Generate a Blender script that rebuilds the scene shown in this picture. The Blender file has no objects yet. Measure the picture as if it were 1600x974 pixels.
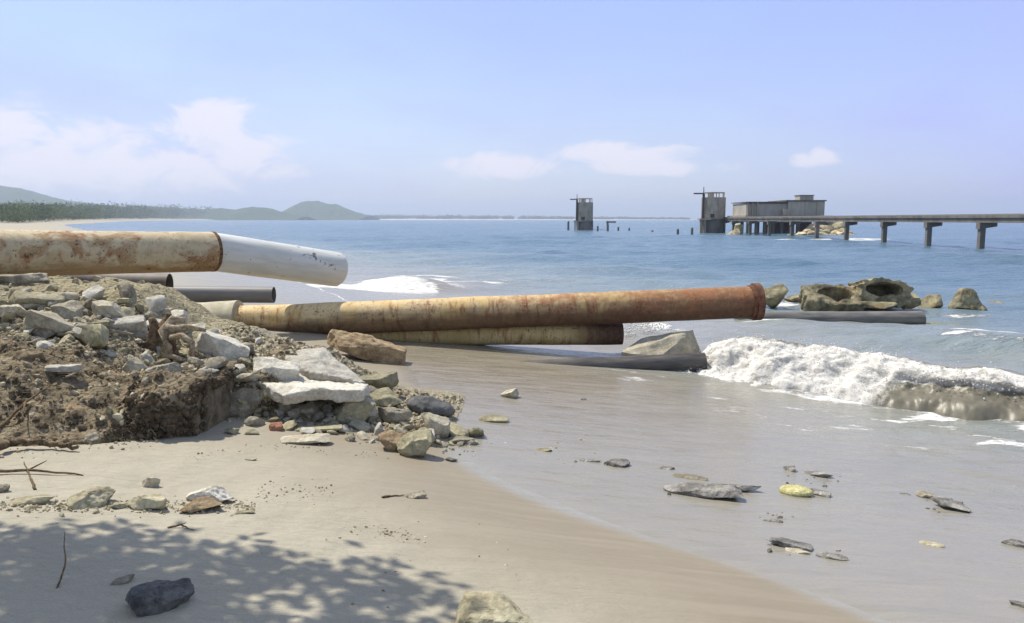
import bpy, bmesh, math, random
import numpy as np
from mathutils import Vector, Matrix, Euler

# ------------------------------------------------------------------ basics
sc = bpy.context.scene
COL = sc.collection
RNG = np.random.default_rng(7)
random.seed(11)
CZ = 2.6                       # eye height above sea level
F = 1200.0                     # focal length in photo pixels (1600 wide)
HOR = 343.0
TH = math.atan((487 - HOR) / F)
CT, ST = math.cos(TH), math.sin(TH)

def ray(px, py):
    a, b = (px - 800) / F, (487 - py) / F
    return np.array([a, CT + ST * b, -ST + CT * b])

def at(px, py, Y):
    d = ray(px, py)
    t = Y / d[1]
    return Vector((d[0] * t, Y, CZ + d[2] * t))

# ------------------------------------------------------------------ numpy noise
_PERM = np.random.default_rng(3).integers(0, 4096, 4096)
_VAL = np.random.default_rng(4).random(4096) * 2 - 1
def _h(ix, iy, iz):
    return _VAL[_PERM[(_PERM[(_PERM[ix & 4095] + iy) & 4095] + iz) & 4095]]
def vn(x, y, z=0.0, seed=0):
    x = np.asarray(x, float); y = np.asarray(y, float) + 0 * x; z = np.asarray(z, float) + 0 * x
    z = z + seed * 17.37
    x = x + seed * 5.13
    ix, iy, iz = np.floor(x).astype(int), np.floor(y).astype(int), np.floor(z).astype(int)
    fx, fy, fz = x - ix, y - iy, z - iz
    fx, fy, fz = [f * f * f * (f * (f * 6 - 15) + 10) for f in (fx, fy, fz)]
    r = 0
    for dx in (0, 1):
        for dy in (0, 1):
            for dz in (0, 1):
                w = (fx if dx else 1 - fx) * (fy if dy else 1 - fy) * (fz if dz else 1 - fz)
                r = r + w * _h(ix + dx, iy + dy, iz + dz)
    return r
def fbm(x, y, z=0.0, seed=0, octv=4, gain=0.5):
    r, a, s = 0, 1.0, 1.0
    for k in range(octv):
        r = r + a * vn(np.asarray(x) * s, np.asarray(y) * s, np.asarray(z) * s, seed + k)
        a *= gain; s *= 2.03
    return r
def sstep(a, b, x):
    t = np.clip((np.asarray(x, float) - a) / (b - a), 0, 1)
    return t * t * (3 - 2 * t)

# ------------------------------------------------------------------ terrain functions
_sw_px = [(1700, 1090), (1400, 974), (1200, 900), (1050, 840), (900, 805), (790, 775), (735, 735), (700, 690), (665, 625), (640, 570)]
_sw = []
for _p in _sw_px:
    _d = ray(*_p); _t = (0.35 - CZ) / _d[2]
    _sw.append((_d[1] * _t, _d[0] * _t))
_sw = [(-60, 24.0), (-5, 6.0), (0, 4.3)] + _sw + [(18, -3.2), (25.5, -6.6), (39, -14), (100, -52), (326, -190), (1000, -500), (2000, -830), (2900, -1010), (7000, -2600)]
_sw.sort()
SWY = np.array([a for a, b in _sw]); SWX = np.array([b for a, b in _sw])
_fy = np.concatenate([np.arange(-60, 60, 0.25), np.geomspace(60, 7000, 300)])
_fx = np.interp(_fy, SWY, SWX)
_k = np.ones(9) / 9
_fx2 = np.convolve(np.pad(_fx, 4, mode='edge'), _k, 'valid')
def shore(y): return np.interp(y, _fy, _fx2)

def beach_z(x, y):
    s = shore(y) - x
    s = s + 0.18 * fbm(np.asarray(x) * 0.35, np.asarray(y) * 0.35, 0, 21, 2)
    land = 0.35 + 1.05 * (1 - np.exp(-np.maximum(s, 0) * 0.125)) + 0.010 * np.clip(s - 20, 0, 150)
    sea = 0.35 + 0.075 * np.minimum(s, 0)
    z = np.where(s > 0, land, np.maximum(sea, -2.5))
    near = np.exp(-np.hypot(x, y) / 25)
    z = z + near * np.where(s > -0.3, 1, 0.3) * 0.012 * fbm(np.asarray(x) * 1.1, np.asarray(y) * 1.1, 0, 5, 3) * sstep(-1.5, 1.5, s)
    z = z + np.exp(-np.hypot(x, y) / 9) * .016 * fbm(np.asarray(x) * 4.2, np.asarray(y) * 4.2, 0, 8, 3) * sstep(1.0, 3.0, s)
    return z

# earth mound: crest heights seen on the skyline of the rubble
_crY = 9.3
_cr = [(-400, 440), (0, 432), (60, 430), (130, 432), (200, 434), (235, 437), (262, 462), (300, 497), (345, 512), (400, 520), (450, 532), (520, 552), (600, 598), (660, 640), (720, 675)]
CRX = []; CRZ = []
for px, py in _cr:
    p = at(px, py, _crY); CRX.append(p.x); CRZ.append(p.z - .07)
# foot of the mound
_ft = [(-400, 705), (0, 701), (120, 697), (230, 690), (300, 684), (318, 676), (335, 650), (380, 652), (440, 655), (560, 668), (620, 690), (700, 705), (760, 690)]
FTX = []; FTY = []
for px, py in _ft:
    d = ray(px, py); t = 3.0
    for _ in range(60):
        p = np.array([0, 0, CZ]) + d * t
        t += (p[2] - beach_z(p[0], p[1])) / (-d[2]) * 0.7
    FTX.append(d[0] * t); FTY.append(d[1] * t)
FTX = np.array(FTX); FTY = np.array(FTY)

def mound_z(x, y, rough=True):
    """height of the earth mound above the sand (0 outside)"""
    x = np.asarray(x, float); y = np.asarray(y, float)
    b = beach_z(x, y)
    sgn = 0.10 * fbm(x * 2.2, 1.7, 0, 31, 3)
    f = np.interp(x, FTX, FTY) + sgn
    top = np.interp(x, CRX, CRZ)
    bank = sstep(-2.15, -2.6, x)                     # the cut bank of soil
    cut = bank * sstep(-3.75, -3.1, x + .15 * fbm(x * 2, y, 0, 33, 2))
    cl = (0.26 + .12 * cut) * bank + 0.03 * (1 - bank)
    t = y - f
    rise = sstep(0.0, 0.14 + 0.85 * bank * (1 - cut), t)
    u = np.clip((y - f) / np.maximum(_crY - f, .3), 0, 1)
    zc = b + cl
    prof = zc + (np.maximum(top, b + .05) - zc) * (u ** 1.15)
    prof = prof + bank * 0.08 * np.sin(np.clip((t - .2) / 1.3, 0, 1) * math.pi)
    back = sstep(np.interp(x, [-3.2, -2.0], [12.1, 10.3]), 9.5, y)
    h = (prof - b) * rise * np.where(y > _crY, back, 1) * sstep(-.4, -.95, x)
    if rough:
        m = sstep(0.0, 0.12, h)
        h = h + m * (0.058 * fbm(x * 3.1, y * 3.1, 0, 41, 4) + 0.022 * np.abs(fbm(x * 9, y * 9, 0, 45, 3)))
        h = h - m * bank * 0.05 * sstep(0.35, 0.0, np.abs(t - 0.95 - 0.15 * fbm(x * 1.5, 0.3, 0, 52, 2)))
    return np.where((h > 0.012) & (x < 0.0), h, -0.12)

def ground(x, y): return beach_z(x, y) + np.maximum(mound_z(x, y, False), 0)

def hit(px, py):
    """where the sight line of a photo pixel first meets the ground"""
    d = ray(px, py)
    t = np.concatenate([np.arange(2.5, 16, 0.02), np.geomspace(16, 400, 2500)])
    X, Y, Z = d[0] * t, d[1] * t, CZ + d[2] * t
    under = Z < np.maximum(ground(X, Y), 0.0)
    i = int(np.argmax(under)) if under.any() else len(t) - 1
    return Vector((X[i], Y[i], Z[i]))

# ------------------------------------------------------------------ object helpers
def tag(o, label=None, cat=None, group=None, kind=None):
    if label: o['label'] = label
    if cat: o['category'] = cat
    if group: o['group'] = group
    if kind: o['kind'] = kind
    return o

def empty(name, loc=(0, 0, 0), rz=0.0):
    o = bpy.data.objects.new(name, None); COL.objects.link(o)
    o.location = loc; o.rotation_euler = (0, 0, rz); o.empty_display_size = .2
    return o

def np_mesh(name, V, Q, mat=None, smooth=True, attrs=None, parent=None, tris=False):
    me = bpy.data.meshes.new(name)
    V = np.asarray(V, np.float32); Q = np.asarray(Q, np.int32)
    k = Q.shape[1]
    me.vertices.add(len(V)); me.vertices.foreach_set('co', V.ravel())
    me.loops.add(Q.size); me.loops.foreach_set('vertex_index', Q.ravel())
    me.polygons.add(len(Q)); me.polygons.foreach_set('loop_start', np.arange(0, Q.size, k, dtype=np.int32))
    me.polygons.foreach_set('use_smooth', np.full(len(Q), smooth, dtype=bool))
    me.update(calc_edges=True)
    for an, av in (attrs or {}).items():
        a = me.attributes.new(an, 'FLOAT', 'POINT'); a.data.foreach_set('value', np.asarray(av, np.float32))
    o = bpy.data.objects.new(name, me); COL.objects.link(o)
    if mat: me.materials.append(mat)
    if parent: o.parent = parent
    return o

def bm_obj(name, bm, mat=None, parent=None, smooth=False, sharp=None):
    me = bpy.data.meshes.new(name); bm.to_mesh(me); bm.free()
    if smooth: me.polygons.foreach_set('use_smooth', [True] * len(me.polygons))
    if sharp: me.set_sharp_from_angle(angle=math.radians(sharp))
    o = bpy.data.objects.new(name, me); COL.objects.link(o)
    if mat: me.materials.append(mat)
    if parent: o.parent = parent
    return o

def grid_quads(nr, nc):
    i = np.arange(nr * nc).reshape(nr, nc)
    return np.stack([i[:-1, :-1], i[:-1, 1:], i[1:, 1:], i[1:, :-1]], -1).reshape(-1, 4)

def add_box(bm, c, s, rot=None, jit=0.0, bev=0.0):
    r = bmesh.ops.create_cube(bm, size=1.0)
    M = Matrix.Translation(c) @ (rot.to_matrix().to_4x4() if rot else Matrix()) @ Matrix.Diagonal((*s, 1))
    for v in r['verts']:
        v.co = M @ v.co
        if jit: v.co += Vector((random.uniform(-jit, jit), random.uniform(-jit, jit), random.uniform(-jit, jit)))
    if bev:
        es = list({e for v in r['verts'] for e in v.link_edges})
        bmesh.ops.bevel(bm, geom=es, offset=bev, segments=2, affect='EDGES', profile=.6)

def add_tube(bm, pts, rad, n=8, cap=True, wob=0.0):
    pts = [Vector(p) for p in pts]
    rad = rad if isinstance(rad, (list, tuple)) else [rad] * len(pts)
    rings = []
    up = Vector((0, 0, 1))
    for i, p in enumerate(pts):
        d = (pts[min(i + 1, len(pts) - 1)] - pts[max(i - 1, 0)]).normalized()
        a = d.cross(up) if abs(d.dot(up)) < .95 else d.cross(Vector((1, 0, 0)))
        a.normalize(); b = d.cross(a)
        ring = []
        for k in range(n):
            t = 2 * math.pi * k / n
            r = rad[i] * (1 + (random.uniform(-wob, wob) if wob else 0))
            ring.append(bm.verts.new(p + a * math.cos(t) * r + b * math.sin(t) * r))
        rings.append(ring)
    for i in range(len(rings) - 1):
        for k in range(n):
            bm.faces.new((rings[i][k], rings[i][(k + 1) % n], rings[i + 1][(k + 1) % n], rings[i + 1][k]))
    if cap:
        bm.faces.new(rings[0][::-1]); bm.faces.new(rings[-1])

# ------------------------------------------------------------------ material helpers
class G:
    def __init__(s, name, disp=False):
        s.m = bpy.data.materials.new(name); s.m.use_nodes = True
        s.t = s.m.node_tree; s.t.nodes.clear()
        s.out = s.t.nodes.new('ShaderNodeOutputMaterial')
        s.b = s.t.nodes.new('ShaderNodeBsdfPrincipled')
        s.t.links.new(s.b.outputs[0], s.out.inputs[0])
        s._c = None
    def n(s, typ, **kw):
        nd = s.t.nodes.new(typ)
        for k, v in kw.items(): setattr(nd, k, v)
        return nd
    def put(s, sock, v):
        if v is None: return
        if hasattr(v, 'is_output'): s.t.links.new(v, sock)
        elif isinstance(v, (tuple, list)) and len(v) == 3 and sock.type == 'RGBA': sock.default_value = (*v, 1)
        else: sock.default_value = v
    def coord(s, which='Object', scale=(1, 1, 1)):
        c = s.n('ShaderNodeTexCoord')
        mp = s.n('ShaderNodeMapping'); s.t.links.new(c.outputs[which], mp.inputs[0]); mp.inputs['Scale'].default_value = scale
        return mp.outputs[0]
    def world(s, scale=(1, 1, 1)):
        c = s.n('ShaderNodeNewGeometry')
        mp = s.n('ShaderNodeMapping'); s.t.links.new(c.outputs['Position'], mp.inputs[0]); mp.inputs['Scale'].default_value = scale
        return mp.outputs[0]
    def noise(s, vec, scale=5, detail=4, rough=.55, dist=0.0):
        nd = s.n('ShaderNodeTexNoise'); s.put(nd.inputs['Vector'], vec)
        nd.inputs['Scale'].default_value = scale; nd.inputs['Detail'].default_value = detail
        nd.inputs['Roughness'].default_value = rough; nd.inputs['Distortion'].default_value = dist
        return nd.outputs[0]
    def vor(s, vec, scale=5, feat='F1'):
        nd = s.n('ShaderNodeTexVoronoi'); nd.feature = feat; s.put(nd.inputs['Vector'], vec); nd.inputs['Scale'].default_value = scale
        return nd.outputs['Distance']
    def attr(s, name):
        nd = s.n('ShaderNodeAttribute'); nd.attribute_name = name
        return nd.outputs['Fac']
    def ramp(s, fac, a, b, ca=0.0, cb=1.0):
        nd = s.n('ShaderNodeMapRange'); nd.interpolation_type = 'SMOOTHSTEP'
        s.put(nd.inputs[0], fac); nd.inputs[1].default_value = a; nd.inputs[2].default_value = b
        nd.inputs[3].default_value = ca; nd.inputs[4].default_value = cb
        return nd.outputs[0]
    def math(s, op, a, b=None, c=None, clamp=False):
        nd = s.n('ShaderNodeMath', operation=op); nd.use_clamp = clamp
        s.put(nd.inputs[0], a); s.put(nd.inputs[1], b); s.put(nd.inputs[2], c)
        return nd.outputs[0]
    def mix(s, f, a, b, blend='MIX'):
        nd = s.n('ShaderNodeMix', data_type='RGBA', blend_type=blend)
        s.put(nd.inputs[0], f); s.put(nd.inputs[6], a); s.put(nd.inputs[7], b)
        return nd.outputs[2]
    def bump(s, h, strength=.3, dist=.02, normal=None):
        nd = s.n('ShaderNodeBump'); s.put(nd.inputs['Height'], h)
        nd.inputs['Strength'].default_value = strength; nd.inputs['Distance'].default_value = dist
        if normal: s.t.links.new(normal, nd.inputs['Normal'])
        return nd.outputs[0]
    def done(s, col=None, rough=.8, normal=None, spec=None, metal=None):
        s.put(s.b.inputs['Base Color'], col); s.put(s.b.inputs['Roughness'], rough)
        if normal: s.t.links.new(normal, s.b.inputs['Normal'])
        if spec is not None: s.put(s.b.inputs['Specular IOR Level'], spec)
        if metal is not None: s.put(s.b.inputs['Metallic'], metal)
        return s.m

def rock_mat(name, dark, light, pore=0.5, scale=6, warm=None, rough=.9):
    g = G(name); v = g.coord('Object')
    oi = g.n('ShaderNodeObjectInfo'); rnd = oi.outputs['Random']
    nz = g.noise(v, scale, 6, .62); fine = g.noise(v, scale * 7, 4, .7)
    c = g.mix(g.ramp(nz, .32, .68), dark, light)
    if warm: c = g.mix(g.ramp(g.noise(v, scale * .7, 3, .5, 1.0), .5, .66), c, warm)
    c = g.mix(1.0, c, g.mix(g.ramp(fine, .3, .7), (.72, .72, .72), (1.12, 1.12, 1.12)), 'MULTIPLY')
    sp = g.vor(v, scale * 9)
    c = g.mix(g.math('MULTIPLY', g.ramp(sp, .22, .08), pore), c, tuple(.35 * d for d in dark))
    val = g.ramp(rnd, 0, 1, .82, 1.18)
    cv = g.n('ShaderNodeCombineColor'); [g.put(cv.inputs[i], val) for i in range(3)]
    c = g.mix(1.0, c, cv.outputs[0], 'MULTIPLY')
    h = g.math('ADD', g.math('MULTIPLY', nz, 1.4), g.math('ADD', g.math('MULTIPLY', fine, .5), g.math('MULTIPLY', g.ramp(sp, .0, .25), .35 * pore)))
    return g.done(c, rough, g.bump(h, .55, .03), .25)

M = {}
M['concrete'] = rock_mat('pale_concrete', (.32, .285, .21), (.50, .455, .35), .6, 5)
M['white_concrete'] = rock_mat('white_concrete', (.43, .40, .335), (.58, .55, .475), .45, 4)
M['olive'] = rock_mat('olive_stone', (.19, .172, .11), (.36, .325, .215), .25, 5)
M['tan'] = rock_mat('tan_stone', (.29, .25, .16), (.47, .43, .30), .35, 4, (.24, .22, .11))
M['brown'] = rock_mat('brown_stone', (.19, .13, .075), (.40, .30, .18), .7, 6)
M['dark'] = rock_mat('dark_stone', (.06, .06, .06), (.19, .185, .175), .8, 6, rough=.6)
M['grey'] = rock_mat('grey_stone', (.20, .175, .13), (.38, .34, .26), .6, 6)
M['yellow'] = rock_mat('yellow_stone', (.36, .33, .14), (.56, .52, .27), .3, 6)
M['wet'] = rock_mat('wet_stone', (.11, .10, .085), (.37, .35, .31), .8, 8, rough=.45)
M['reef'] = rock_mat('mossy_concrete', (.10, .09, .058), (.38, .33, .20), .4, 2.6, (.27, .20, .10), .75)
M['brick'] = rock_mat('brick_red', (.24, .11, .07), (.36, .18, .12), .3, 8)
M['clod'] = rock_mat('soil_clod', (.15, .11, .066), (.33, .26, .165), .5, 9)
M['shade_clod'] = rock_mat('shaded_soil_clod', (.055, .042, .027), (.17, .125, .08), .5, 9)  # darker clod colour, paints the shade of the bank face
M['riprap'] = rock_mat('ochre_stone', (.30, .24, .14), (.60, .50, .34), .2, .9)

# ------------------------------------------------------------------ rocks
_ico = {}
def ico(sub):
    if sub not in _ico:
        bm = bmesh.new(); bmesh.ops.create_icosphere(bm, subdivisions=sub, radius=1)
        bm.verts.ensure_lookup_table()
        _ico[sub] = (np.array([v.co[:] for v in bm.verts]), np.array([[v.index for v in f.verts] for f in bm.faces]))
        bm.free()
    return _ico[sub]

def rock_mesh(name, dims, seed, style='stone', sub=4, mat=None, sharp=32):
    r = np.random.default_rng(seed)
    V, T = ico(sub); v = V.copy()
    if style == 'slab':
        m = np.abs(v).max(1, keepdims=True); v = v / m ** (.55 if mat is not None and mat.name.startswith('dark_stone') else .85)
    elif style == 'round':
        pass
    else:
        m = np.abs(v).max(1, keepdims=True); v = v / m ** .35
    ncut = {'slab': 7, 'round': 5, 'stone': 15, 'shard': 12, 'peak': 9}[style]
    for _ in range(ncut):
        n = r.normal(size=3); n /= np.linalg.norm(n)
        d = r.uniform(.80, 1.0) if style == 'slab' else r.uniform(.82, .95) if style == 'round' else r.uniform(.52, .86)
        t = np.maximum(v @ n - d, 0); v = v - np.outer(t, n) * .97
    lo, hi = v.min(0), v.max(0)
    v = (v - (lo + hi) / 2) / (hi - lo)
    if style == 'peak': v[:, :2] *= (1.12 - .85 * (v[:, 2:3] + .5))
    D = np.array(dims)
    v = v * D
    s = float(D.min()); o = r.uniform(0, 50, 3)
    L = float(np.cbrt(D.prod()))
    q = v / L
    nn = V
    amp = .05 if style != 'round' else .035
    disp = amp * fbm(q[:, 0] * 2.2 + o[0], q[:, 1] * 2.2 + o[1], q[:, 2] * 2.2 + o[2], 1, 3) + .022 * fbm(q[:, 0] * 8 + o[0], q[:, 1] * 8 + o[1], q[:, 2] * 8, 2, 3, .6)
    v = v + nn * (disp * min(L, s * 1.8))[:, None]
    me = bpy.data.meshes.new(name)
    me.vertices.add(len(v)); me.vertices.foreach_set('co', v.astype(np.float32).ravel())
    me.loops.add(T.size); me.loops.foreach_set('vertex_index', T.astype(np.int32).ravel())
    me.polygons.add(len(T)); me.polygons.foreach_set('loop_start', np.arange(0, T.size, 3, dtype=np.int32))
    me.polygons.foreach_set('use_smooth', np.ones(len(T), bool)); me.update(calc_edges=True)
    me.set_sharp_from_angle(angle=math.radians(sharp))
    if mat: me.materials.append(mat)
    return me

def place_rock(name, cat, label, px, pb, w, h, style, mat, seed, rz=0.0, tilt=0.0, dep=.75, sink=.18, Y=None, sub=4, group=None, roll=0.0):
    """px: centre column, pb: lowest visible row, w/h: size in photo pixels"""
    p = at(px, pb, Y) if Y else hit(px, pb)
    D = p.y * CT + (CZ - p.z) * ST
    s = D / F
    phi = math.atan2(CZ - p.z, p.y)
    W = w * s
    dpt = min(dep * W, .5 * h * s / max(math.sin(phi), .05))
    H = max((h * s - dpt * math.sin(phi)) / math.cos(phi), .3 * h * s)
    Ht = H * (1 + sink)
    me = rock_mesh(name, (W * 1.04, dpt, Ht), seed, style, sub, M[mat])
    o = bpy.data.objects.new(name, me); COL.objects.link(o)
    q = Vector((p.x, p.y, 0)); dirn = q.normalized()
    c = q + dirn * dpt * .42
    o.location = (c.x, c.y, p.z + Ht / 2 - H * sink)
    o.rotation_euler = (roll, tilt, math.atan2(-p.x, p.y) + rz)
    tag(o, label, cat, group)
    return o

# ------------------------------------------------------------------ ground sheet
def polar_grid(radii, angs):
    R, A = np.meshgrid(radii, angs, indexing='ij')
    return R * np.sin(A), R * np.cos(A)

rad = np.concatenate([[0.02, .4, .8, 1.2, 1.6], np.geomspace(2.0, 30, 300), np.geomspace(30.6, 7500, 170)])
ang = np.radians(np.concatenate([np.linspace(-180, -62, 50), np.linspace(-60, 60, 420), np.linspace(62, 180, 50)]))
X, Y = polar_grid(rad, ang)
Z = beach_z(X, Y)
far = sstep(250, 700, Y)
s_ = shore(Y) - X
Z = Z + far * np.clip(s_, 0, 40) * .06
wet = sstep(3.4, 0.5, s_ + .5 * fbm(X * .6, Y * .6, 0, 61, 3) + .35 * fbm(X * .25 + Y * .5, Y * 2.2, 0, 63, 3)) * sstep(400, 60, Y)
wet = np.maximum(wet, sstep(9, 13, Y) * sstep(6.5, 1.2, s_) * sstep(90, 50, Y) * .9)
film = sstep(.22, -.05, s_ + .12 * fbm(X * .8, Y * .8, 0, 66, 3))
film = np.maximum(film, sstep(15, 19, Y) * sstep(200, 120, Y) * sstep(9, 3, s_) * .9)

silt = sstep(7.6, 9.8, Y + .4 * fbm(X * .5, Y, 0, 68, 3)) * sstep(19, 15, Y) * sstep(3.4, .8, X + .5 * fbm(X * .4, Y * 1.5, 0, 69, 3))
silt_beach = silt
g = G('beach_sand')
w3 = g.world(); ws = g.world((.55, 2.6, 1))
big = g.noise(w3, .9, 4, .55); mid = g.noise(ws, 3.0, 5, .6, .6); fin = g.noise(w3, 90, 3, .7)
dry = g.mix(g.ramp(big, .3, .7), (.318, .292, .228), (.376, .346, .276))
dry = g.mix(g.math('MULTIPLY', g.ramp(mid, .52, .75), .45), dry, (.29, .25, .185))
dry = g.mix(.5, dry, g.mix(g.ramp(fin, .25, .75), (.275, .25, .192), (.41, .378, .30)))
streak = g.noise(g.world((.30, 3.2, 1)), 2.2, 5, .6, .8)
damp = g.mix(g.ramp(streak, .2, .8), (.205, .172, .121), (.27, .232, .173))
wa = g.attr('wet'); fa = g.attr('film')
wf = g.math('ADD', wa, g.math('MULTIPLY', g.math('SUBTRACT', streak, .5), .5), clamp=True)
col = g.mix(wf, dry, damp)
filmc = g.mix(g.ramp(streak, .2, .8), (.26, .246, .212), (.284, .27, .236))
filmc = g.mix(g.attr('silt'), filmc, g.mix(g.ramp(streak, .25, .75), (.20, .172, .128), (.265, .234, .182)))
col = g.mix(fa, col, filmc)
rgh = g.math('SUBTRACT', .95, g.math('ADD', g.math('MULTIPLY', wf, .35), g.math('MULTIPLY', fa, g.ramp(streak, .3, .7, .30, .48))))
rip = g.noise(g.world((1.2, 3.4, 1)), 5, 4, .6, 1.2)
dim = g.vor(g.world((1, 1.6, 1)), 9, 'SMOOTH_F1')
hh = g.math('ADD', g.math('MULTIPLY', rip, .9), g.math('ADD', g.math('MULTIPLY', g.noise(w3, 3.2, 3, .5), 1.6), g.math('ADD', g.math('MULTIPLY', dim, .4), g.math('MULTIPLY', fin, .10))))
hh = g.math('MULTIPLY', hh, g.math('SUBTRACT', 1.0, g.math('MULTIPLY', wf, .85)))
mat_sand = g.done(col, rgh, g.bump(hh, .6, .04), .35)
V = np.stack([X, Y, Z], -1).reshape(-1, 3)
o = np_mesh('beach', V, grid_quads(*X.shape), mat_sand, True, {'wet': wet.ravel(), 'film': film.ravel(), 'silt': silt.ravel()})
tag(o, kind='structure')

# ------------------------------------------------------------------ earth mound
gx = np.arange(-9.5, 0.4, .024); gy = np.arange(4.9, 12.3, .024)
X, Y = np.meshgrid(gx, gy)
hm = mound_z(X, Y)
f_ = np.interp(X, FTX, FTY)
tt = Y - f_
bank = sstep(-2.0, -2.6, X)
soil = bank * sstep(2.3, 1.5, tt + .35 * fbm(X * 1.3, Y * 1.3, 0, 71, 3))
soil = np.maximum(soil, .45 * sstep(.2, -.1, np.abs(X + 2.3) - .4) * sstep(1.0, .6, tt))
crest = sstep(7.9, 8.5, Y + .25 * fbm(X, Y, 0, 73, 2)) * sstep(-3.2, -3.7, X) * sstep(-6.3, -5.7, X)
g = G('mound_soil'); v = g.world()
n1 = g.noise(v, 5, 6, .65, .4); n2 = g.noise(v, 28, 5, .7); n3 = g.noise(g.world((1, 1, 2.5)), 12, 5, .6, 1.0)
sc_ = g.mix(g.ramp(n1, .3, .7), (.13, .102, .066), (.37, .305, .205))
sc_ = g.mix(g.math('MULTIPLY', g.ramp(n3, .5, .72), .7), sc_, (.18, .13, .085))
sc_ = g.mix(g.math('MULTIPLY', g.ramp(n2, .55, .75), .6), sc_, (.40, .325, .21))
rub = g.mix(g.ramp(n1, .3, .7), (.27, .235, .165), (.42, .375, .28))
rub = g.mix(g.math('MULTIPLY', g.ramp(n2, .5, .72), .6), rub, (.46, .43, .36))
yel = g.mix(g.ramp(n3, .3, .7), (.30, .255, .16), (.45, .40, .27))
c = g.mix(g.attr('crest'), rub, yel)
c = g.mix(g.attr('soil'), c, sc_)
c = g.mix(g.ramp(n2, .42, .25), c, g.mix(.6, c, (.05, .035, .02)))
pk = g.vor(v, 26)
hh = g.math('ADD', n2, g.math('ADD', g.math('MULTIPLY', n1, .8), g.math('MULTIPLY', pk, .6)))
mat_soil = g.done(c, .95, g.bump(hh, .9, .05), .1)
Z = beach_z(X, Y) + hm
# cut-bank face: ragged
face = bank * sstep(.24, .10, np.abs(tt - .10))
YY = Y + face * .05 * fbm(X * 6, Z * 9, 0, 77, 4)
V = np.stack([X, YY, Z], -1).reshape(-1, 3)
Q = grid_quads(*X.shape)
keep = (hm.ravel()[Q] > -.1).any(1)
Q = Q[keep]
used = np.unique(Q); re = np.full(len(V), -1); re[used] = np.arange(len(used))
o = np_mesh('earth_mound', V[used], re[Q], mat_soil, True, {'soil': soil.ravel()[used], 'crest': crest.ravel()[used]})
tag(o, kind='structure')

# fine rubble, clods and dry roots on the mound (uncountable)
def scatter_stuff(name, n, fn_pos, size, mat, seed, kind='stuff', sub=1):
    r = np.random.default_rng(seed); V0, T0 = ico(sub)
    Vs, Ts = [], []; off = 0
    for i in range(n):
        p = fn_pos(r)
        if p is None: continue
        s = size[0] * (size[1] / size[0]) ** (r.random() ** 1.6)
        v = V0 * (1 + .30 * r.normal(size=(len(V0), 1)).clip(-1, 1)) * np.array([1, r.uniform(.6, 1), r.uniform(.45, .9)]) * s
        R = np.array(Euler(r.uniform(-1.5, 1.5, 3)).to_matrix())
        Vs.append(v @ R.T + np.array(p)); Ts.append(T0 + off); off += len(V0)
    return tag(np_mesh(name, np.concatenate(Vs), np.concatenate(Ts), mat, False), kind=kind)

def on_mound(r):
    for _ in range(20):
        x, y = r.uniform(-7.5, .0), r.uniform(5.2, 9.6)
        if mound_z(x, y, False) > .02:
            return (x, y, float(beach_z(x, y) + mound_z(x, y)) + .004)
g = G('fine_rubble'); v = g.world()
oc = g.mix(g.ramp(g.noise(v, 11, 2, .5), .35, .65), (.20, .16, .10), (.50, .445, .32))
m_fr = g.done(oc, .9, None, .2)
scatter_stuff('rubble_gravel', 9500, lambda r: (lambda p: p if p and (p[0] > -2.9 or p[1] > 7.4 or r.random() < .22) and not (-5.9 < p[0] < -3.6 and p[1] > 8.1 and r.random() < .85) else None)(on_mound(r)), (.009, .050), m_fr, 101)
_ggx, _ggy = np.gradient(np.maximum(hm, 0), .024)[::-1]
_slope = np.hypot(_ggx, _ggy) * (X < -1.9) * (Y < 8.2) * (hm > .0)
_st = np.flatnonzero((_slope > .9).ravel()); _sw8 = _slope.ravel()[_st] ** 1.7; _sw8 /= _sw8.sum()
_pk = list(np.random.default_rng(5).choice(_st, 6000, p=_sw8))
def on_face(r):
    i = int(_pk.pop())
    return (X.ravel()[i] + r.normal() * .012, Y.ravel()[i] - .008 + r.normal() * .012, Z.ravel()[i] + r.uniform(-.03, .02))
scatter_stuff('bank_clods', 4200, on_face, (.008, .045), M['shade_clod'], 104)  # dark clods on steep faces put the bank's shade into colour
scatter_stuff('soil_crumbs', 4200, lambda r: (lambda p: p if p and p[0] < -2.0 and p[1] < 8.2 else None)(on_mound(r)), (.007, .034), M['clod'], 102)
def foot(r):
    x = r.uniform(-7, 1.0)
    y = float(np.interp(x, FTX, FTY)) - abs(r.normal()) * .22 + .05
    if x > .2: y = r.uniform(6.6, 8.6)
    return (x, y, float(beach_z(x, y)) + .002)
scatter_stuff('sand_pebbles', 420, foot, (.006, .026), m_fr, 103)

# dry roots and grass hanging out of the cut bank
r = np.random.default_rng(55); Vs, Qs = [], []; off = 0
for i in range(1500):
    x = r.uniform(-7.5, -1.9)
    f0 = float(np.interp(x, FTX, FTY)); 
    onface = r.random() < .55
    y = f0 + (r.uniform(.02, .16) if onface else r.uniform(.12, 1.9))
    z = float(beach_z(x, y) + max(mound_z(x, y, False), 0))
    L = r.uniform(.03, .12); wd = r.uniform(.0015, .004)
    d = np.array([r.normal() * .8, -.25 if onface else r.normal() * .8, -.5 if onface else r.uniform(-.05, .25)]); d /= np.linalg.norm(d)
    p = np.array([x, y - (.03 if onface else 0), z]); side = np.cross(d, [0, -.7, .7]); side /= np.linalg.norm(side) + 1e-6
    pts = []
    for k in range(4):
        pts += [p - side * wd * (1 - k * .2), p + side * wd * (1 - k * .2)]
        d = d + np.array([r.normal() * .25, 0, -.12 if onface else -.05]); d /= np.linalg.norm(d); p = p + d * L / 3
    Vs.append(np.array(pts)); Qs.append(np.array([[0, 1, 3, 2], [2, 3, 5, 4], [4, 5, 7, 6]]) + off); off += 8
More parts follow.
